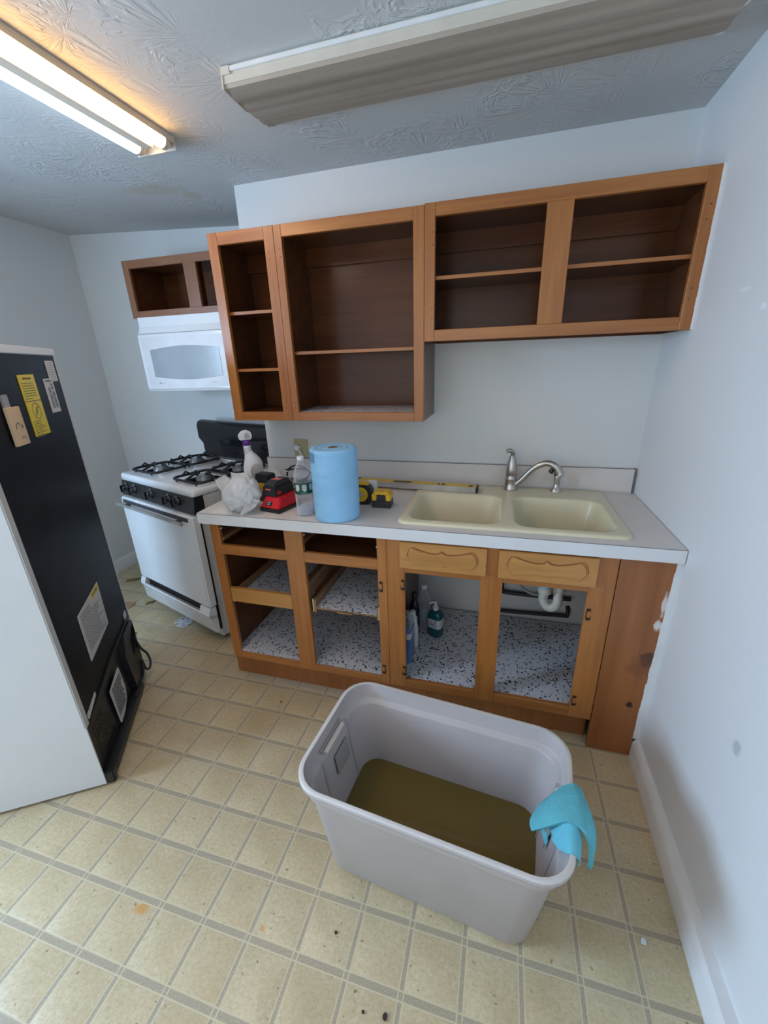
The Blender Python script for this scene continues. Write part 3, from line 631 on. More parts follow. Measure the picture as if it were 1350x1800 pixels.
b = bm_new(); rings(b, [[(x+u*1.01, y+v*1.01, z) for u, v in rrect(-.027, .027, -.045, .045, .015, 3)] for z in (zb+.135, zb+.165)], False, False); part('white_band', fix(b), M['white_label'], t1)

# ------------------------------------------------------------------ counter objects
def lath(root, name, prof, c, mat, seg=32, **k):
    b = bm_new(); lathe(b, prof, (c[0], c[1], 0), seg); return part(name, b, mat, root, sharp=50, **k)
# blue roll
rx, ry = -1.2235, -.5435; R = .0925; rt = CT+.287
ro = thing('towel_roll', 'big upright roll of blue shop towels on the countertop', 'paper towels', (rx, ry, CT))
b = bm_new(); seg = 56; prof = [(R-.004, CT+.0003), (R, CT+.006)] + [(R, CT+.006+.27*i/30) for i in range(1, 30)] + [(R, rt-.009), (R-.006, rt-.001), (R-.016, rt), (R-.03, rt-.0005), (R-.032, rt-.002), (R-.034, rt), (R-.05, rt), (R-.052, rt-.0015), (R-.054, rt), (.0205, rt-.001), (.020, rt-.004), (.020, CT+.001)]
rs = []
for r_, z in prof:
    ring = []
    for i in range(seg):
        a = 2*PI*i/seg; d = 0
        if r_ >= R-.001: d = .0026*noise.noise(Vector((math.cos(a)*1.6, math.sin(a)*1.6, z*38))) + .0022*noise.noise(Vector((math.cos(a)*1.1, math.sin(a)*1.1, z*9)))
        ring.append((rx+(r_+d)*math.cos(a), ry+(r_+d)*math.sin(a), z))
    rs.append(ring)
rings(b, rs, False, False); bmesh.ops.recalc_face_normals(b, faces=b.faces); part('towel_wrap', b, M['blue_paper'], ro, sharp=50)
b = bm_new(); rings(b, [[(rx+.0198*k*math.cos(2*PI*i/24), ry+.0198*k*math.sin(2*PI*i/24), z) for i in range(24)] for k, z in ((1, CT+.001), (1, rt-.001), (.88, rt-.001), (.88, CT+.001))], False, False); part('card_core', fix(b), M['card'], ro)
b = bm_new()
loose = [(rx+(R+.0012)*math.cos(a), ry+(R+.0012)*math.sin(a)) for a in [math.radians(170+10*i) for i in range(0, 8)]]
rings(b, [[(x_, y_, z) for x_, y_ in loose] for z in (rt-.050, rt-.010)], False, False, closed=False); bmesh.ops.solidify(b, geom=b.faces[:], thickness=.001); part('loose_edge', b, M['blue_paper'], ro)
# water bottle
wx, wy = -1.366, -.5475
wb = thing('water_bottle', 'clear plastic water bottle with a green label, left of the blue roll', 'bottle', (wx, wy, CT)); z = CT; wb.scale = (1, 1, .95)
lath(wb, 'bottle_body', [(.026, z+.0004), (.033, z+.004), (.0365, z+.014), (.0365, z+.05), (.0355, z+.055), (.0365, z+.06), (.0365, z+.096), (.0352, z+.1), (.0352, z+.150), (.0365, z+.154), (.036, z+.175), (.031, z+.2), (.021, z+.222), (.0135, z+.237), (.0125, z+.243), (.0125, z+.25)], (wx, wy), M['pet'])
lath(wb, 'water', [(.025, z+.002), (.032, z+.005), (.035, z+.014), (.035, z+.032), (.0, z+.032)], (wx, wy), M['water_clear'])
lath(wb, 'cap', [(.0145, z+.243), (.0155, z+.245), (.0155, z+.258), (.0135, z+.260)], (wx, wy), M['white_plastic'])
b = bm_new(); rings(b, [[(wx+.0361*math.cos(2*PI*i/36), wy+.0361*math.sin(2*PI*i/36), zz) for i in range(36)] for zz in (z+.101, z+.149)], False, False); part('label', fix(b), M['green_label'], wb)
ca = math.atan2(CAM[1]-wy, CAM[0]-wx)
def around(name, s, size, zz, da, mat, r=.0364):
    step = size*.62/r
    for i, ch in enumerate(s):
        if ch == ' ': continue
        a = ca + da + (i-(len(s)-1)/2)*step
        mt = Matrix.Translation((wx+r*math.cos(a)-wb['base'][0], wy+r*math.sin(a)-wb['base'][1], zz-wb['base'][2])) @ Matrix.Rotation(a+PI/2, 4, 'Z') @ Matrix.Rotation(PI/2, 4, 'X')
        text(name, ch, size, mat, wb, mt)
b = bm_new()
for da in (-.75, .1, .95):
    rs = []
    for k, (w_, zz) in enumerate(((.05, .114), (.2, .118), (.27, .126), (.27, .138), (.22, .143))):
        rs.append([(wx+.03635*math.cos(ca+da+w_*(i/4-.5)*2), wy+.03635*math.sin(ca+da+w_*(i/4-.5)*2), z+zz) for i in range(5)])
    rings(b, rs, False, False, closed=False)
part('printed_badge', fix(b), M['white_label'], wb)
around('printed_letter', 'POLAND', .0066, z+.136, .1, M['green_label'], .0366); around('printed_letter', 'SPRING', .0066, z+.127, .1, M['green_label'], .0366); around('printed_letter', 'NATURAL', .0046, z+.107, .1, M['white_label'], .0364)
# charger with battery
ch = thing('battery_charger', 'red and black battery charger on the countertop beside the white bag', 'charger', (-1.583, -.553, CT), math.radians(-13))
def tap(bm, x0, x1, y0, y1, z0, z1, ix, iy0, iy1, bev=.002):
    rings(bm, [[(x0, y0, z0), (x1, y0, z0), (x1, y1, z0), (x0, y1, z0)], [(x0+ix, y0+iy0, z1), (x1-ix, y0+iy0, z1), (x1-ix, y1-iy1, z1), (x0+ix, y1-iy1, z1)]])
    fix(bm); bmesh.ops.bevel(bm, geom=bm.edges[:], offset=bev, segments=2, affect='EDGES'); return bm
part('base', tap(bm_new(), 0, .110, 0, .150, .0005, .018, .001, .001, .001), M['black'], ch, True)
part('shell', tap(bm_new(), .002, .108, .002, .148, .018, .064, .012, .030, .01, .004), M['red'], ch, True, label='red shell')
st = part('sticker', B(.030, .062, -.0006, .0006, -.010, .010), M['black'], ch, True); st.location = (0, .012, .036); st.rotation_euler = (-math.radians(33), 0, 0)
text('printed_letters', 'M18\nM12', .0085, M['white_label'], st, Matrix.Translation((.046, -.0009, 0)) @ Matrix.Rotation(PI/2, 4, 'X'))
ba = thing('battery_pack', 'black battery pack with red labels sitting on the red charger', 'battery', (-1.577, -.530, CT+.0645), math.radians(-13))
part('case', tap(bm_new(), 0, .080, 0, .122, .0, .042, .004, .004, .004, .004), M['black'], ba, True)
part('case_top', tap(bm_new(), .006, .074, .006, .116, .041, .062, .008, .026, .012, .004), M['black'], ba, True)
part('red_sticker', B(.018, .062, .046, .070, .0615, .0626), M['red_label'], ba, True); part('red_button', B(.022, .052, .0015, .005, .026, .032, bev=.001), M['red_label'], ba, True)
part('red_side_sticker', B(.0775, .0795, .012, .034, .008, .022), M['red'], ba, True)
text('printed_letters', 'RED', .012, M['white_label'], ba, Matrix.Translation((.04, .058, .0632)), .0002)
part('grey_lines', box(B(.02, .058, .074, .078, .0615, .0625), .022, .052, .036, .039, .0605, .0618), M['cord_grey'], ba, True)
# black charger behind
bc = thing('adapter', 'black battery adapter with orange contacts, tilted behind the red charger', 'charger', (-1.672, -.435, CT), math.radians(-12))
part('case', tap(bm_new(), 0, .088, 0, .06, .062, .132, .004, .004, .004, .005), M['black'], bc, True); part('foot', B(.008, .080, .006, .054, 0.0005, .064), M['black'], bc, True)
b = bm_new()
for i in range(7): tube(b, [(.018+.009*i, .006, .040+.004*(i % 3)), (.022+.009*i, -.003, .062), (.018+.009*i, .002, .092)], .003, 6)
part('orange_contacts', b, M['yellow'], bc, True, label='orange spring contacts')
# cords
cbun = thing('cord_bundle', 'tangled bundle of black and grey cords behind the red battery charger', 'cords', (-1.482, -.345, CT))
def cord(pts, r, mat, label):
    b = bm_new(); tube(b, spline(pts, 5), r, 7); return part('power_cord', b, mat, cbun, label=label)
rnd = random.Random(4)
for k, (mt_, lb) in enumerate(((M['black'], None), (M['cord_grey'], 'grey cord'), (M['black'], None), (M['cord_grey'], 'grey cord'))):
    pts = []
    for i in range(22 if k != 2 else 8):
        a = i*.75 + k; rr = .035 + .018*rnd.random()
        pts.append((-1.482 + rr*math.cos(a)*1.45 + .02*math.sin(a*.37), -.345 + rr*math.sin(a)*1.25 - .25*max(0, rr*math.cos(a)), CT + .008 + .010*k*0.5 + (.0058*i if k < 3 else .0035*i) + .004*rnd.random()))
    if k == 2: pts = [(-1.575, -.29, CT+.01), (-1.57, -.31, CT+.10), (-1.535, -.32, CT+.142), (-1.48, -.325, CT+.145), (-1.43, -.33, CT+.11), (-1.41, -.34, CT+.05), (-1.42, -.33, CT+.006)]
    cord(pts, .0042 if k != 1 else .0035, mt_, lb)
b = bm_new(); tube(b, [(-1.605, -.352, CT+.155), (-1.565, -.347, CT+.105), (-1.530, -.342, CT+.075)], .006, 8); part('cord_end', b, M['cord_grey'], cbun, label='pale grey cord end')
# spray bottle
sxp, syp = -1.742, -.325
sb = thing('spray_bottle', 'white spray bottle with a purple collar standing behind the plastic bag', 'bottle', (sxp, syp, CT), math.radians(48)); sb.scale = (1, 1, .965)
def loc_l(root, name, secs, mat, seg=24, sharp=50):
    b = bm_new(); rings(b, [[(cx+rx_*math.cos(2*PI*i/seg), ry_*math.sin(2*PI*i/seg), z) for i in range(seg)] for rx_, ry_, z, cx in secs]); return part(name, fix(b), mat, root, True, sharp=sharp)
loc_l(sb, 'bottle_body', [(.040, .026, .0005, .002), (.046, .031, .008, .002), (.047, .032, .09, .002), (.047, .032, .135, .003), (.044, .031, .158, .005), (.038, .028, .177, .004), (.029, .024, .196, -.001), (.021, .0205, .213, -.008), (.0175, .0175, .228, -.012), (.0165, .0165, .252, -.013)], M['white_plastic'])
b = bm_new(); rings(b, [[(.010+.030*k*math.cos(a), yy, .118+.042*k*math.sin(a)) for a in [2*PI*i/24 for i in range(24)]] for k, yy in ((1, -.026), (1, -.0325), (.94, -.0342))], False); part('side_label', fix(b), M['grey_label'], sb, True, label='grey oval side label')
b = bm_new()
for k in range(3): tube(b, [(-.013+.0190*math.cos(a), .0190*math.sin(a), .216+.011*k) for a in [math.radians(190+16*i) for i in range(9)]], .0016, 6)
part('neck_rib', b, M['grey_label'], sb, True)
loc_l(sb, 'collar', [(.017, .017, .250, -.013), (.0185, .0185, .252, -.013), (.0185, .0185, .275, -.013), (.017, .017, .277, -.013)], M['purple'])
b = E([(-.042, .278), (.008, .278), (.014, .292), (.010, .314), (-.006, .324), (-.030, .318), (-.046, .300)], 'xz', -.0145, .0145); bmesh.ops.bevel(b, geom=b.edges[:], offset=.0025, segments=2, affect='EDGES'); hd = part('spray_head', b, M['white_plastic'], sb, True)
part('head_side', E([(-.022, .284), (.003, .284), (.004, .292), (-.002, .308), (-.012, .314), (-.022, .302)], 'xz', -.0155, -.012), M['grey_label'], hd, True)
# white plastic bag
pb = thing('plastic_bag', 'crumpled thin white plastic bag at the left end of the countertop', 'bag', (-1.66, -.57, CT))
b = bm_new(); bmesh.ops.create_icosphere(b, subdivisions=5, radius=1)
D1, D2 = Vector((.55, .25, .80)).normalized(), Vector((-.75, .2, .62)).normalized()
for v in b.verts:
    p = v.co.copy(); w1 = .5+.5*noise.noise(p*1.1+Vector((5, 5, 2))); n1 = noise.noise(p*1.4+Vector((1, 8, 3)))
    d = 1 + .15*(w1*abs(math.sin(4.2*p.dot(D1)+2.6*n1)) + (1-w1)*abs(math.sin(4.8*p.dot(D2)-2.4*n1))) - .12*abs(noise.noise(p*2.6)) - .08
    q = p*d; zz = q.z
    v.co = Vector((-1.655+q.x*(.088-.030*max(0, zz))+.014*zz, -.563+q.y*.070, CT+.078+zz*(.088 if zz > 0 else .082)))
    if v.co.z < CT+.0006: v.co.z = CT+.0006
    if v.co.y < -.64: v.co.y = -.64
part('bag_body', b, M['bag'], pb, sharp=60)
def sheet(name, P, mat, root, amp=.004, th=.0012, sd=0, nu=20, nv=14, fold=.006):
    b = bm_new(); g = []
    A, B_, C_, D_ = [Vector(p) for p in P]; N_ = (B_-A).cross(D_-A).normalized()
    for i in range(nu+1):
        row = []
        for j in range(nv+1):
            u, v = i/nu, j/nv; p = (A*(1-u)+B_*u)*(1-v) + (D_*(1-u)+C_*u)*v
            k_ = fold*abs(math.sin(7*v+2.5*noise.noise(Vector((u*2, v*2, sd))))) + amp*noise.noise(p*30+Vector((sd, 0, 5)))
            row.append(b.verts.new(p + N_*k_ + (B_-A)*.10*noise.noise(Vector((u*3, v*4, sd+3)))))
        g.append(row)
    for i in range(nu):
        for j in range(nv): b.faces.new((g[i][j], g[i+1][j], g[i+1][j+1], g[i][j+1]))
    bmesh.ops.solidify(b, geom=b.faces[:], thickness=th); return part(name, fix(b), mat, root, sharp=60)
sheet('bag_handle', [(-1.762, -.585, CT+.142), (-1.722, -.56, CT+.158), (-1.600, -.632, CT+.060), (-1.665, -.642, CT+.030)], M['bag'], pb, .004, sd=2, fold=.012)
sheet('bag_handle', [(-1.690, -.565, CT+.172), (-1.615, -.545, CT+.166), (-1.580, -.615, CT+.052), (-1.650, -.638, CT+.075)], M['bag'], pb, .004, sd=5, fold=.010)
sheet('bag_corner', [(-1.605, -.60, CT+.082), (-1.552, -.585, CT+.060), (-1.575, -.615, CT+.030), (-1.625, -.640, CT+.006)], M['bag'], pb, .003, sd=8, fold=.006)
b = bm_new(); box(b, -1.79, -1.70, -.612, -.53, CT+.0003, CT+.0012); bmesh.ops.rotate(b, verts=b.verts, cent=(-1.74, -.57, 0), matrix=Matrix.Rotation(.2, 3, 'Z')); single('paper_sheet', b, M['paper'], 'scrap of white paper under the left of the plastic bag', 'paper', (-1.74, -.57, CT))
# level
lv = thing('spirit_level', 'yellow spirit level lying on its side across the left sink bowl', 'level', (-.978, -.164, RT+.0012), math.radians(-3.8))
part('web', B(-.3, .288, .0005, .0595, .002, .0245, bev=.001), M['yellow_paint'], lv, True)
part('edge_rail', B(-.3, .288, 0, .003, 0, .0265, bev=.0008), M['silver'], lv, True, label='scuffed silver edge'); part('edge_rail', B(-.3, .288, .057, .06, 0, .0265, bev=.0008), M['silver'], lv, True)
part('end_cap', B(.288, .296, -.001, .061, -.0005, .027, bev=.002), M['black'], lv, True); part('end_cap', B(-.308, -.3, -.001, .061, -.0005, .027, bev=.002), M['black'], lv, True)
for cx, w_ in ((-.070, .046), (.125, .019), (.262, .010)):
    b = bm_new(); rings(b, [[(cx+u, v, z_) for u, v in rrect(-w_, w_, .016, .044, .0095, 4)] for z_ in (.0240, .0249)]); part('hand_hole' if w_ > .04 else 'vial_window', fix(b), M['black'], lv, True)
b = bm_new(); tube(b, [(.122, .02, .026), (.122, .04, .026)], .004, 8); part('vial', b, M['yellow'], lv, True)
# tape measure, yellow pack, white box
tm = thing('tape_measure', 'yellow and black tape measure standing just right of the blue roll', 'tape measure', (-1.168, -.375, CT), math.radians(4)); tm.scale = (1, 1, 1.08)
b = E([(u, v) for u, v in rrect(-.045, .045, .0008, .085, .03, 4)], 'xz', -.02, .02); bmesh.ops.bevel(b, geom=[e for e in b.edges if e.calc_length() > .001], offset=.003, segments=1, affect='EDGES'); part('case', b, M['black'], tm, True)
b = bm_new(); lathe(b, [(.030, 0), (.031, .002), (.028, .0045), (.0, .0045)], (0, 0, 0), 20); bmesh.ops.rotate(b, verts=b.verts, matrix=Matrix.Rotation(PI/2, 3, 'X')); bmesh.ops.translate(b, verts=b.verts, vec=(-.004, -.0195, .044)); part('face_disc', b, M['yellow'], tm, True)
part('face_sticker', B(-.014, .006, -.0250, -.0242, .036, .056), M['grey_label'], tm, True); part('top_grip', B(-.035, .03, -.018, .018, .079, .0925, bev=.004), M['yellow'], tm, True)
yp = thing('yellow_battery', 'small yellow and black battery pack in front of the tape measure', 'battery', (-1.072, -.425, CT), math.radians(2))
part('lower_case', B(-.042, .042, 0, .06, .0006, .038, bev=.004), M['black'], yp, True)
b = bm_new(); box(b, -.041, -.020, .001, .059, .030, .062, bev=.003); box(b, .020, .041, .001, .059, .030, .062, bev=.003); box(b, -.034, .034, .004, .056, .054, .074, bev=.005); part('upper_case', b, M['yellow'], yp, True)
part('latch', B(-.019, .019, -.001, .05, .036, .060, bev=.003), M['black'], yp, True); part('vent_slot', B(-.011, .011, .010, .013, .0735, .0745), M['black'], yp, True)
wbx = thing('white_box', 'small white box behind the tape measure', 'box', (-1.143, -.315, CT))
part('box_body', B(-1.165, -1.122, -.33, -.30, CT+.0005, CT+.085, bev=.002), M['white_plastic'], wbx)
part('box_lid', B(-1.1655, -1.1215, -.3305, -.2995, CT+.07, CT+.0885, bev=.002), M['paper'], wbx)

# outlet
ol = thing('wall_outlet', 'ivory wall outlet with a white plug, above the backsplash behind the bottle', 'outlet', (-1.64, 0, 1.083))
part('cover_plate', B(-1.680, -1.601, -.006, -.0003, 1.028, 1.127, bev=.002), M['ivory'], ol)
b = bm_new(); lathe(b, [(.017, 0), (.018, .003), (.016, .02), (.011, .024)], (0, 0, 0), 18); bmesh.ops.rotate(b, verts=b.verts, matrix=Matrix.Rotation(PI/2, 3, 'X')); bmesh.ops.translate(b, verts=b.verts, vec=(-1.655, -.006, 1.083)); pl = part('plug', b, M['white_plastic'], ol)
b = bm_new(); tube(b, spline([(-1.650, -.026, 1.08), (-1.638, -.032, 1.066), (-1.628, -.034, 1.045), (-1.622, -.036, 1.0), (-1.60, -.05, .96), (-1.55, -.1, .922)], 4), .005, 8); part('plug_cord', b, M['white_plastic'], pl)
for z_ in (1.06, 1.105):
    b = bm_new(); rings(b, [[(-1.640+u, yy, z_+v) for u, v in rrect(-.014, .014, -.012, .012, .009, 3)] for yy in (-.0058, -.0072)]); part('receptacle', fix(b), M['ivory'], ol)

# ------------------------------------------------------------------ stove
ra = math.atan2(-.24, .715)
rg = thing('gas_range', 'white freestanding gas stove with black knob panel, turned away from the wall', 'stove', (-2.79, -.14, 0), ra)
RW = .754
part('body', box(B(.002, RW-.002, .053, .60, .035, .886), .006, RW-.006, .019, .054, .035, .798), M['side_grey'], rg, True)
b = bm_new(); rings(b, [[(x_, y_, z_) for x_, y_ in rrect(d, RW-d, d-.004, .615-d, .022-d*.5, 4)] for d, z_ in ((.004, .8885), (0, .891), (0, .915), (.003, .924), (.010, .929))]); part('cooktop', fix(b), M['enamel'], rg, True, sharp=60)
part('control_panel', E([(.001, .889), (-.012, .80), (.052, .80), (.052, .889)], 'yz', .0, RW), M['black'], rg, True)
for x_ in (.055, .150, .335, .515, .600):
    b = bm_new(); lathe(b, [(.024, 0), (.025, .004), (.022, .008), (.019, .026), (.016, .028)], (0, 0, 0), 20); bmesh.ops.rotate(b, verts=b.verts, matrix=Matrix.Rotation(math.radians(82), 3, 'X')); bmesh.ops.translate(b, verts=b.verts, vec=(x_, -.006, .845))
    k_ = part('knob', b, M['gloss_black'], rg, True)
    part('knob_bar', B(x_-.004, x_+.004, -.042, -.012, .824, .866, bev=.002), M['gloss_black'], k_, True)
    b = bm_new(); tube(b, [(x_+.0255*math.cos(a), -.0105, .845+.0255*math.sin(a)) for a in [2*PI*i/20 for i in range(14)]], .0007, 4); part('knob_dial', b, M['cord_grey'], k_, True)
    part('knob_mark', B(x_-.010, x_+.010, -.0070, -.0050, .8735, .8755), M['cord_grey'], rg, True)
dr = part('oven_door', B(.002, RW-.002, -.032, .018, .246, .790, bev=.008, seg=3), M['enamel'], rg, True)
b = B(-.004, .700, -.066, -.052, .742, .760, bev=.003); part('door_handle', b, M['silver'], dr, True, label='flat steel handle bar')
part('handle_gap', B(.03, .716, -.0345, -.031, .755, .778, bev=.001), M['smoke'], dr, True)
for x_ in (.10, .64): part('handle_post', B(x_-.012, x_+.012, -.055, -.030, .745, .760, bev=.002), M['smoke'], dr, True)
dw = part('drawer', E([(-.022, .084), (-.030, .10), (-.034, .175), (-.046, .200), (-.040, .206), (-.030, .204), (-.012, .190), (.018, .190), (.018, .084)], 'yz', .004, RW-.004), M['enamel'], rg, True)
part('drawer_recess', B(.055, .660, -.014, .016, .191, .243), M['black'], dw, True)
for a_, c_ in ((.004, .056), (.659, RW-.004)): part('drawer_end', E([(-.045, .199), (-.040, .225), (-.030, .243), (.018, .243), (.018, .185), (-.034, .175)], 'yz', a_, c_), M['enamel'], dw, True)
part('drawer_grip', B(.056, .659, -.0405, -.030, .2045, .2085, bev=.001), M['silver'], dw, True)
part('side_gap', B(RW-.006, RW-.0025, .004, .02, .09, .79), M['black'], rg, True)
for x_ in (.06, RW-.06):
    for y_ in (.06, .54):
        b = bm_new(); lathe(b, [(.02, .0005), (.02, .012), (.008, .014), (.008, .04)], (x_, y_, 0), 12); part('foot', b, M['black'], rg, True)
part('backguard', E([(.575, .929), (.572, 1.01), (.545, 1.055), (.545, 1.135), (.556, 1.162), (.585, 1.173), (.617, 1.168), (.617, .90), (.60, .90), (.60, .929)], 'yz', .006, RW-.006), M['gloss_black'], rg, True, sharp=50)
vg_ = part('vent_grille', B(.255, .50, .518, .574, .9292, .9345, bev=.002), M['enamel'], rg, True)
for r_ in range(2):
    for c_ in range(3): part('vent_slot', B(.262+.08*c_, .332+.08*c_, .525+.025*r_, .542+.025*r_, .9342, .9352), M['black'], vg_, True)
g0 = None
for gx, gy in ((.055, .045), (.055, .278), (.498, .045), (.498, .278)):
    w_, d_ = .24, .222
    b = bm_new(); rr = [(x_, y_, .947) for x_, y_ in rrect(0, w_, 0, d_, .035, 4)]; tube(b, rr + rr[:2], .0075, 8)
    for (x0_, y0_), (x1_, y1_) in (((w_/2, 0), (w_/2, d_*.36)), ((w_/2, d_), (w_/2, d_*.64)), ((0, d_/2), (w_*.36, d_/2)), ((w_, d_/2), (w_*.64, d_/2))):
        dx_, dy_ = x1_-x0_, y1_-y0_
        tube(b, [(x0_, y0_, .947), (x0_+dx_*.3, y0_+dy_*.3, .955), (x0_+dx_*.75, y0_+dy_*.75, .970), (x1_, y1_, .967), (x0_+dx_*.98, y0_+dy_*.98, .957)], .0068, 8)
    for x_, y_ in ((.03, .01), (w_-.03, .01), (.03, d_-.01), (w_-.03, d_-.01)): tube(b, [(x_, y_, .929), (x_, y_, .948)], .0045, 6)
    for x_ in (w_*.25, w_*.75): tube(b, [(x_-.02, d_, .948), (x_, d_, .968), (x_+.02, d_, .948)], .006, 6)
    tube(b, [(0, d_*.28, .948), (0, d_*.38, .966), (0, d_*.48, .948)], .006, 6)
    bmesh.ops.translate(b, verts=b.verts, vec=(gx, gy, 0)); part('burner_grate', b, M['iron'], rg, True, sharp=60)
    b = bm_new(); lathe(b, [(.040, .929), (.038, .940), (.034, .941), (.033, .950), (.028, .953), (.0, .954)], (gx+w_/2, gy+d_/2, 0), 24); bu = part('burner', b, M['alu'], rg, True)
    b = bm_new(); lathe(b, [(.096, .9285), (.098, .930), (.09, .9305), (.088, .929), (.0, .929)], (gx+w_/2, gy+d_/2, 0), 32); part('burner_bowl', b, M['enamel'], bu, True)

# ------------------------------------------------------------------ microwave
mw = thing('microwave', 'white over-the-range microwave hanging under the small cabinet', 'microwave', (-2.35, .33, 1.38))
MX0, MX1, MY = -2.728, -1.970, .150
part('body', B(MX0, MX1, MY+.035, AY-.002, 1.385, 1.7965), M['enamel'], mw)
vp = part('vent_panel', E([(MY+.020, 1.707), (MY+.055, 1.795), (MY+.09, 1.795), (MY+.09, 1.707)], 'yz', MX0+.012, MX1), M['enamel'], mw)
part('side_trim', E([(MY+.020, 1.707), (MY+.055, 1.795), (MY+.09, 1.795), (MY+.09, 1.707)], 'yz', MX0, MX0+.011), M['enamel'], mw)
part('panel_gap', B(MX0+.004, MX1, MY+.018, MY+.05, 1.7015, 1.7075), M['tape'], mw)
md = part('door', B(MX0, MX1-.0, MY, MY+.036, 1.388, 1.702, bev=.006, seg=3), M['enamel'], mw)
part('door_glass', B(-2.703, -2.10, MY-.0016, MY+.002, 1.400, 1.688, bev=.0015), M['white_plastic'], md, label='pale glossy door glass')
def arc(x0, x1, z0, z1, s):
    return [(x0+(x1-x0)*i/14, z0 - s*math.sin(PI*i/14)) for i in range(15)] + [(x1-(x1-x0)*i/14, z1 + s*math.sin(PI*i/14)) for i in range(15)]
part('door_window', E(arc(-2.648, -2.172, 1.464, 1.612, .018), 'xz', MY-.0026, MY+.0005), M['greyplastic'], md, label='grey bowed window')
part('window_edge', E(arc(-2.651, -2.169, 1.462, 1.614, .0185), 'xz', MY-.0021, MY+.0005), M['tape'], md)
b = bm_new(); lathe(b, [(.006, 0), (.006, .001)], (0, 0, 0), 12); bmesh.ops.rotate(b, verts=b.verts, matrix=Matrix.Rotation(PI/2, 3, 'X')); bmesh.ops.translate(b, verts=b.verts, vec=(-2.622, MY-.0012, 1.425)); part('door_badge', b, M['tape'], md)
part('badge_line', B(-2.61, -2.585, MY-.0022, MY-.001, 1.4235, 1.4265), M['greyplastic'], md); part('badge_line', B(-2.255, -2.20, MY-.0022, MY-.001, 1.4235, 1.4265), M['greyplastic'], md)
part('bottom_lip', B(MX0+.005, MX1, MY+.004, AY-.01, 1.378, 1.389, bev=.002), M['side_grey'], mw)

# ------------------------------------------------------------------ refrigerator (seen from its back corner)
fg = thing('refrigerator', 'white refrigerator with its black back turned to the room', 'refrigerator', (FC.x, FC.y, 0), math.atan2(fd.y, fd.x)); fg.scale = (1.05, 1, 1)
FW, FD, FH = .622, .66, 1.594
b = bm_new(); box(b, 0, .006, .0, FD, .012, FH-.026); box(b, FW-.006, FW, .0, FD, .012, FH-.026); box(b, .006, FW-.006, .03, FD, .35, FH-.026); box(b, .006, FW-.006, .22, FD, .02, .35)
part('cabinet', b, M['fridge_white'], fg, True)
part('corner_flange', B(.0, .026, -.0015, .004, .29, FH-.026), M['side_grey'], fg, True); part('corner_flange', B(FW-.008, FW, -.0015, .004, .02, FH-.026), M['side_grey'], fg, True)
part('top_cover', B(-.002, FW+.002, -.006, FD, FH-.026, FH, bev=.003), M['fridge_white'], fg, True)
part('door', B(0, FW, FD+.008, FD+.06, .06, FH, bev=.01), M['fridge_white'], fg, True)
bp = part('back_panel', E([(.024, .292), (.130, .322), (.30, .345), (FW-.008, .368), (FW-.008, FH-.026), (.024, FH-.026)], 'xz', .0005, .03), M['fridge_back'], fg, True, label='black steel back')
lo = part('compressor_cover', B(.022, .46, .012, .022, .05, .345), M['black'], fg, True)
part('seam_ledge', E([(.026, .282), (.30, .336), (.60, .360), (.60, .372), (.30, .348), (.026, .294)], 'xz', -.006, .02), M['black'], fg, True)
b = bm_new()
for r_ in range(14):
    for c_ in range(8):
        x_ = .058 + .021*c_; z_ = .068 + .0125*r_
        if x_ > .10 + .016*r_*0 + (.14 if r_ < 11 else .06): continue
        if (c_ < 2 and r_ < 2) or (c_ > 5 and r_ > 9): continue
        box(b, x_, x_+.014, .0105, .0125, z_, z_+.005)
part('vent_slots', b, M['gloss_black'], lo, True, kind='stuff')
part('base_rail', E([(-.020, .003), (-.024, .010), (-.022, .034), (-.006, .038), (.03, .038), (.03, .003)], 'yz', .02, .50), M['black'], fg, True)
part('rail_end', B(.004, .03, -.030, .0, .002, .06, bev=.004), M['black'], fg, True)
part('compressor_shroud', E([(.455, .052), (.585, .052), (.603, .12), (.603, .335), (.57, .352), (.47, .345), (.43, .25)], 'xz', -.012, .02), M['black'], fg, True)
b = bm_new()
for k in range(10): tube(b, [(.520+.006*k, -.0135, .19+.006*k), (.535+.006*k, -.016, .235+.005*k), (.530+.007*k, -.0135, .275+.005*k)], .0022, 6)
part('coil_fins', b, M['gloss_black'], fg, True)
b = bm_new(); tube(b, spline([(.575, -.014, .24), (.595, -.020, .17), (.612, -.034, .12), (.612, -.040, .07), (.590, -.036, .045), (.570, -.026, .06), (.575, -.018, .11), (.56, -.018, .07), (.52, -.016, .046), (.40, -.012, .044)], 5), .0055, 8); part('mains_cord', b, M['black'], fg, True)
def label(name, pts, mat, dy=-.0022, parent=bp):
    return part(name, E(pts, 'xz', dy, .0004), mat, parent, True)
def lines(parent, x0, x1, zs, mat=M['print'], h=.003, jit=.2, y=-.0026):
    r2 = random.Random(int(x0*1e4)); b = bm_new()
    for z_ in zs:
        e_ = x1 - (x1-x0)*jit*r2.random(); x_ = x0
        while x_ < e_:
            w_ = .008 + .016*r2.random(); box(b, x_, min(e_, x_+w_), y, -.002, z_-h/2, z_+h/2); x_ += w_ + .003
    part('printed_lines', b, mat, parent, True, kind='stuff')
XM = lambda x_, z_, y=-.0027: Matrix.Translation((x_, y, z_)) @ Matrix.Rotation(PI/2, 4, 'X')
l1 = label('yellow_notice', [(.303, 1.298), (.409, 1.298), (.409, 1.502), (.303, 1.502)], M['yellow_label'])
text('printed_letters', 'IMPORTANT', .010, M['print'], l1, XM(.356, 1.489))
lines(l1, .311, .403, [1.474-.0082*i for i in range(6)], h=.0022); lines(l1, .311, .37, [1.424], h=.0022)
part('label_rule', B(.303, .409, -.0026, -.002, 1.414, 1.4165), M['print'], l1, True)
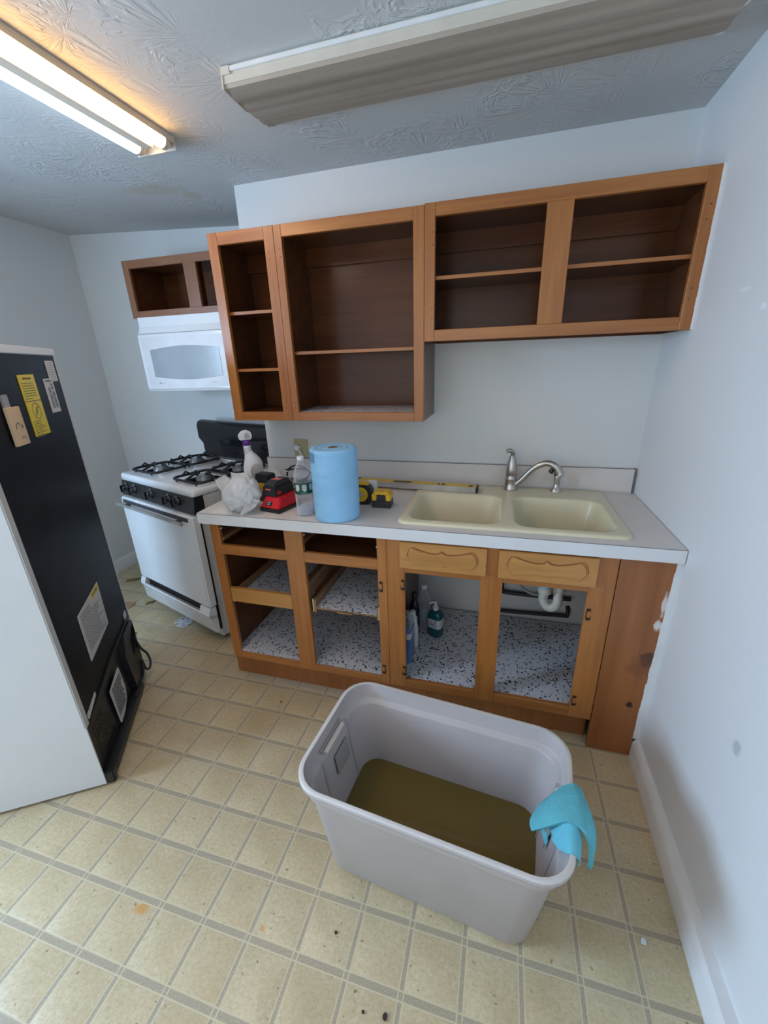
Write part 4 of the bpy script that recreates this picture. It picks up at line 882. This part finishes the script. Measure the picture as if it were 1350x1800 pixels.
b = bm_new(); tube(b, [(.357+.026*math.cos(2*PI*i/24), -.0022, 1.381+.027*math.sin(2*PI*i/24)) for i in range(25)], .0011, 5); tube(b, [(.338, -.0022, 1.362), (.376, -.0022, 1.400)], .0011, 5); tube(b, [(.352, -.0022, 1.368), (.362, -.0022, 1.395)], .0015, 5); tube(b, [(.347, -.0022, 1.386), (.368, -.0022, 1.378)], .0012, 5); part('warning_symbol', b, M['print'], l1, True)
lines(l1, .311, .40, [1.347-.0075*i for i in range(8)], h=.0022, jit=.5)
l2 = label('white_sticker', [(.529, 1.474), (.592, 1.474), (.592, 1.549), (.529, 1.549)], M['white_label'], -.0028); lines(l2, .537, .585, [1.541-.0085*i for i in range(8)], M['tape'], .0028, y=-.0032)
l3 = label('barcode_sticker', [(.475, 1.362), (.545, 1.362), (.545, 1.485), (.475, 1.485)], M['white_label'])
b = bm_new(); r2 = random.Random(3)
for x0_, x1_, z0_, z1_ in ((.489, .507, 1.378, 1.452), (.515, .533, 1.378, 1.438), (.515, .533, 1.446, 1.468)):
    z_ = z0_
    while z_ < z1_: h_ = .0008+.0018*r2.random(); box(b, x0_, x1_, -.0026, -.002, z_, z_+h_); z_ += h_+.0009+.001*r2.random()
part('printed_barcode', b, M['print'], l3, True, kind='stuff'); lines(l3, .482, .538, [1.4765], h=.006)
l4 = label('energy_label', [(.174, .447), (.391, .472), (.404, .668), (.180, .646)], M['white_label'])
l4b = part('yellow_strip', E([(.312, .632), (.400, .640), (.402, .666), (.313, .658)], 'xz', -.0027, -.002), M['yellow_label'], l4, True)
text('printed_letters', 'R600a', .024, M['print'], l4, XM(.357, .649) @ Matrix.Rotation(.09, 4, 'Z'))
lines(l4, .194, .30, [.634-.010*i for i in range(3)], h=.0035); lines(l4, .192, .386, [.606-.0088*i for i in range(15)], h=.0026, jit=.35)
l5 = label('curled_label', [(.240, .062), (.300, .072), (.345, .10), (.362, .15), (.352, .262), (.228, .242)], M['white_label'], .006, lo); l5.location = (0, -.004, 0); lines(l5, .240, .345, [.238-.012*i for i in range(12)], h=.003, y=.0056)
label('small_sticker', [(.034, .30), (.125, .327), (.125, .342), (.034, .322)], M['white_label']); label('small_sticker', [(.560, .362), (.590, .366), (.590, .405), (.560, .400)], M['white_label'])
tg = part('hang_tag', B(.155, .228, -.014, -.004, 1.290, 1.408, bev=.001), M['tag'], bp, True, label='cream cardboard tag hung on grey tape'); tg.rotation_euler = (0, 0, 0)
part('tag_tape', B(.165, .198, -.006, -.0005, 1.40, 1.446), M['tape'], bp, True)
b = bm_new(); tube(b, spline([(.172, -.0145, 1.342), (.180, -.0145, 1.356), (.192, -.0145, 1.360), (.198, -.0145, 1.352)], 4), .0012, 4); tube(b, spline([(.203, -.0145, 1.340), (.209, -.0145, 1.352), (.214, -.0145, 1.342)], 4), .0011, 4); tube(b, spline([(.185, -.0145, 1.312), (.20, -.0145, 1.316), (.214, -.0145, 1.310)], 4), .0009, 4); part('pen_scribble', b, M['print'], tg, True)

# ------------------------------------------------------------------ tote with water and cloth
ta = -.0995; tu = Vector((math.cos(ta), math.sin(ta))); tv = Vector((-math.sin(ta), math.cos(ta)))
TC = tu*(-.609) + tv*(-1.187); TH = .392
to = thing('storage_tote', 'big taupe plastic storage tote standing on the vinyl floor', 'tote', (TC.x, TC.y, 0), ta)
def rr_(L, D, r, z, n=7):
    return [(x_, y_, z) for x_, y_ in rrect(-L/2, L/2, -D/2, D/2, r, n)]
b = bm_new(); secs = []
for L, D, r, z in ((.580, .310, .05, .001), (.604, .338, .06, .004), (.616, .352, .066, .014), (.690, .400, .074, .312), (.702, .409, .076, .322), (.716, .417, .079, .332), (.730, .428, .084, .352), (.736, .432, .086, .372),
                   (.752, .444, .092, .374), (.756, .448, .094, .380), (.755, .447, .094, TH-.003), (.750, .442, .092, TH), (.742, .436, .09, TH-.001), (.734, .428, .086, TH-.008), (.724, .418, .082, .336), (.719, .413, .080, .331),
                   (.690, .386, .072, .329), (.682, .380, .070, .322), (.606, .338, .062, .03), (.590, .322, .056, .012), (.55, .29, .046, .007)): secs.append(rr_(L, D, r, z))
rings(b, secs); bmesh.ops.recalc_face_normals(b, faces=b.faces); part('tub', b, M['tote'], to, True, sharp=60)
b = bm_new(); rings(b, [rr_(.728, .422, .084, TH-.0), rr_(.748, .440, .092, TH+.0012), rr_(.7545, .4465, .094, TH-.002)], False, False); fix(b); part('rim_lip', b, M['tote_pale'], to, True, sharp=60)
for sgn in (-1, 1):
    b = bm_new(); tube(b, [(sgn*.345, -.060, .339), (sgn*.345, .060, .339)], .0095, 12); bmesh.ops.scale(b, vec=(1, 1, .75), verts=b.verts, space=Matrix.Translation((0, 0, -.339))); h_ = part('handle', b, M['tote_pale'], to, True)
    b = bm_new(); tube(b, [(sgn*.359, -.068, .343), (sgn*.359, .068, .343)], .005, 8); part('handle_slot', b, M['tote_shade'], h_, True)
    for y_ in (-.085, .085):
        b = bm_new(); rings(b, [[(sgn*(.345-.040*k)-.006, y_-.005, .33-.31*k), (sgn*(.345-.040*k)+.006, y_-.005, .33-.31*k), (sgn*(.345-.040*k)+.006, y_+.005, .33-.31*k), (sgn*(.345-.040*k)-.006, y_+.005, .33-.31*k)] for k in (0, .5, .97)]); part('end_rib', fix(b), M['tote'], to, True)
    b = bm_new(); rings(b, [[(sgn*x_, y_, z_) for x_, y_, z_ in ((.3305, -.03, .29), (.3305, .055, .29), (.3195, .055, .215), (.3195, -.03, .215))], [(sgn*(x_-.002), y_, z_) for x_, y_, z_ in ((.3305, -.03, .29), (.3305, .055, .29), (.3195, .055, .215), (.3195, -.03, .215))]]); part('end_recess', fix(b), M['tote_shade'], to, True)
b = bm_new(); rings(b, [rr_(.545, .285, .046, .0075), rr_(.588, .320, .055, .014), rr_(.603, .335, .060, .034), rr_(.6160, .3430, .062, .078)]); fix(b)
wat = bpy.data.objects.new('murky_water', mesh('murky_water', b, M['murky'], 50)); COL.objects.link(wat); wat.location = (TC.x, TC.y, 0); wat.rotation_euler = (0, 0, ta)
wat['label'] = 'shallow murky brown water in the bottom of the tote'; wat['category'] = 'water'; wat['base'] = (TC.x, TC.y, 0)
# cloth over the right end of the rim
cl = thing('cleaning_cloth', 'turquoise microfibre cloth draped over the right end of the tote rim', 'cloth', (TC.x, TC.y, 0), ta)
def drape(name, cols_, th, mat, sd):
    """cols_: list of spline point lists running from inside over the rim to outside"""
    b = bm_new(); g = [spline(c_, 5) for c_ in cols_]; G = []
    for k in range(len(g[0])): G.append(spline([c_[k] for c_ in g], 5))
    vs = [[b.verts.new(p + Vector((noise.noise(p*45+Vector((sd, 0, 0))), noise.noise(p*45+Vector((0, sd, 3))), noise.noise(p*45+Vector((4, 0, sd)))))*.0022) for p in row] for row in G]
    for r0, r1 in zip(vs, vs[1:]):
        for i in range(len(r0)-1): b.faces.new((r0[i], r0[i+1], r1[i+1], r1[i]))
    bmesh.ops.recalc_face_normals(b, faces=b.faces)
    bmesh.ops.solidify(b, geom=b.faces[:], thickness=th); return part(name, fix(b), mat, cl, True, sharp=80)
e0 = .377
drape('upper_fold', [
    [(.330, .015, .385), (.350, .030, .402), (.378, .038, .410), (.398, .034, .398), (.404, .030, .372), (.405, .028, .345)],
    [(.292, -.020, .365), (.325, -.008, .396), (.368, .006, .416), (.400, .002, .407), (.422, -.006, .370), (.425, -.010, .31)],
    [(.272, -.062, .352), (.312, -.050, .388), (.362, -.036, .415), (.402, -.040, .410), (.430, -.050, .365), (.434, -.056, .295)],
    [(.278, -.083, .345), (.315, -.080, .380), (.358, -.072, .410), (.396, -.078, .405), (.420, -.088, .358), (.424, -.094, .300)]], .010, M['cyan'], 1)
drape('lower_fold', [
    [(.318, -.050, .368), (.335, -.055, .386), (.358, -.062, .4055), (.380, -.068, .4035), (.394, -.072, .372), (.400, -.076, .33)],
    [(.326, -.085, .352), (.340, -.088, .376), (.360, -.092, .4000), (.380, -.096, .4010), (.391, -.100, .374), (.396, -.102, .31)],
    [(.338, -.112, .362), (.347, -.116, .378), (.362, -.120, .3975), (.376, -.122, .3985), (.385, -.124, .390), (.389, -.126, .36)],
    [(.352, -.132, .382), (.357, -.134, .388), (.365, -.136, .3965), (.372, -.137, .3975), (.377, -.137, .394), (.380, -.137, .386)]], .004, M['cyan_smooth'], 6)
drape('inner_corner', [[(.300, -.075, .362), (.308, -.080, .345), (.312, -.082, .325)], [(.315, -.086, .362), (.320, -.09, .342), (.318, -.09, .322)]], .003, M['cyan'], 9)

# ------------------------------------------------------------------ ceiling lights
sl = thing('strip_light', 'lit two-tube strip light on the ceiling at the left', 'ceiling light', (-1.875, -1.05, H))
ZL = 2.243; YE, YN = -.437, -1.66
part('pan', B(-1.957, -1.79, YN, YE, 2.276, H-.0005), M['fixture'], sl); part('side_rail', B(-1.7945, -1.79, YN, YE, 2.262, 2.276), M['fixture'], sl); part('side_rail', B(-1.957, -1.953, YN, YE, 2.262, 2.276), M['fixture'], sl)
part('end_plate', B(-1.957, -1.79, YE-.004, YE, ZL, 2.276), M['fixture'], sl); part('end_plate', B(-1.957, -1.79, YN, YN+.004, ZL, 2.276), M['fixture'], sl)
part('centre_channel', E([(-1.896, 2.277), (-1.889, 2.243), (-1.851, 2.243), (-1.842, 2.277)], 'xz', YN+.005, YE-.045), M['fixture'], sl)
for x_, mt_, lb, ye in ((-1.812, M['warm_tube'], 'warm white glowing tube', -.462), (-1.924, M['cool_tube'], 'cool bluish glowing tube', -.458)):
    b = bm_new(); tube(b, [(x_, YN+.03, 2.256), (x_, ye-.02, 2.256)], .0205, 18); tb_ = part('lamp_tube', b, mt_, sl, label=lb)
    b = bm_new(); tube(b, [(x_, ye-.022, 2.256), (x_, ye-.004, 2.256), (x_, ye, 2.256)], [.0207, .0207, .017], 18); part('tube_cap', b, M['fixture'], tb_)
    part('lamp_holder', B(x_-.010, x_+.010, ye, YE-.0045, 2.248, 2.276, bev=.002), M['trim'], sl)
wl = thing('wrap_light', 'unlit ceiling light with a dusty ribbed wraparound cover above the sink', 'ceiling light', (-.76, -.54, H))
WX0, WX1 = -1.41, -.125
prof = [(-.692, 2.246), (-.690, 2.236), (-.672, 2.2335)]
for i in range(25):
    u = i/24; prof.append((-.668+u*.2, 2.2335 + .0135*u**1.6 - .0032*abs(math.sin(PI*4*u))))
prof += [(-.455, 2.252), (-.41, 2.2725)]
top = [(y_, z_+.003) for y_, z_ in prof[::-1]]
part('ribbed_cover', E(prof + top, 'yz', WX0+.004, WX1-.004), M['diffuser'], wl, sharp=25, label='dusty ribbed cover')
part('front_rail', E([(-.694, 2.245), (-.689, 2.245), (-.687, H-.0005), (-.693, H-.0005)], 'yz', WX0+.002, WX1-.002), M['fixture'], wl); part('top_trim', B(WX0+.02, WX1-.01, -.699, -.693, 2.268, 2.278, bev=.001), M['trim'], wl)
part('housing', B(WX0+.004, WX1-.004, -.686, -.40, 2.274, H-.0005), M['fixture'], wl)
ec = [(-.697, H-.0005), (-.697, 2.232), (-.588, 2.2315), (-.50, 2.256), (-.452, 2.249), (-.40, 2.272), (-.392, H-.0005)]
part('end_cap', E(ec, 'yz', WX0, WX0+.004), M['fixture'], wl); part('end_cap', E(ec, 'yz', WX1-.004, WX1), M['trim'], wl)
part('end_clip', B(WX0+.004, WX0+.03, -.70, -.692, 2.262, 2.28, bev=.001), M['fixture'], wl)

# ------------------------------------------------------------------ scraps on the floor
def scrap(name, label, cat, x, y, pts, mat, th=.003, rot=0, group='scraps and crumbs on the floor', wav=.002):
    z_ = .0012
    b = bm_new(); rings(b, [[(px, py, z_ + (wav*abs(noise.noise(Vector((px*60, py*60, 1)))) if k else 0) + th*k) for px, py in pts] for k in (0, 1)]); fix(b)
    bmesh.ops.rotate(b, verts=b.verts, matrix=Matrix.Rotation(rot, 3, 'Z')); bmesh.ops.translate(b, verts=b.verts, vec=(x, y, 0)); return single(name, b, mat, label, cat, (x, y, 0), group)
M['scrap'] = plain('torn_card', (.42, .25, .15), .9, var=.2); M['leaf'] = plain('dry_leaf', (.24, .13, .05), .9, var=.2); M['crumb'] = plain('dark_crumb', (.03, .018, .018), .8)
blob = lambda r, n=9, e=.3, s=1, sd=1: [(r*s*(1-e*random.Random(sd*31+i).random())*math.cos(2*PI*i/n), r*(1-e*random.Random(sd*17+i).random())*math.sin(2*PI*i/n)) for i in range(n)]
scrap('card_scrap', 'torn brown cardboard scrap on the floor beside the refrigerator back', 'scrap', -2.975, -.20, [(-.05, -.04), (.03, -.05), (.055, .0), (.045, .045), (-.035, .05)], M['scrap'], .004, .3)
scrap('leaf_scrap', 'curled brown scrap on the floor near the left baseboard', 'scrap', -3.22, .11, [(-.05, -.01), (.0, -.018), (.05, .005), (.045, .018), (-.01, .012), (-.045, .008)], M['leaf'], .008, .5)
scrap('leaf_scrap', 'small brown scrap under the front left corner of the stove', 'scrap', -2.84, -.125, [(-.03, -.01), (.02, -.012), (.032, .006), (-.012, .014)], M['leaf'], .006, .9)
scrap('leaf_scrap', 'tiny brown crumb beside the refrigerator back', 'scrap', -2.66, -.43, blob(.015, 7, .5, 1.2, 3), M['leaf'], .004)
scrap('liner_scrap', 'torn white speckled liner scrap by the stove drawer', 'scrap', -2.445, -.265, blob(.06, 12, .25, 1.15, 5), M['liner'], .002, -.3)
scrap('dark_chip', 'black chip on the floor at the bottom edge of the photo', 'scrap', -.78, -1.529, blob(.008, 8, .3, .8, 2), M['crumb'], .004)
scrap('dark_chip', 'small black crumb in front of the tote, left of the black chip', 'scrap', -.955, -1.413, blob(.0045, 7, .3, 1.2, 4), M['crumb'], .003)
scrap('dark_chip', 'tiny black crumb just left of the black chip at the bottom edge', 'scrap', -.835, -1.535, blob(.004, 7, .3, 1, 6), M['crumb'], .003)
scrap('white_chip', 'small white crumb near the right baseboard', 'scrap', -.135, -1.218, blob(.010, 7, .4, 1, 7), M['paper'], .003)
scrap('dark_chip', 'small brown crumb on the tile left of the toe kick corner', 'scrap', -1.52, -.70, blob(.006, 7, .4, 1.4, 8), M['leaf'], .003)
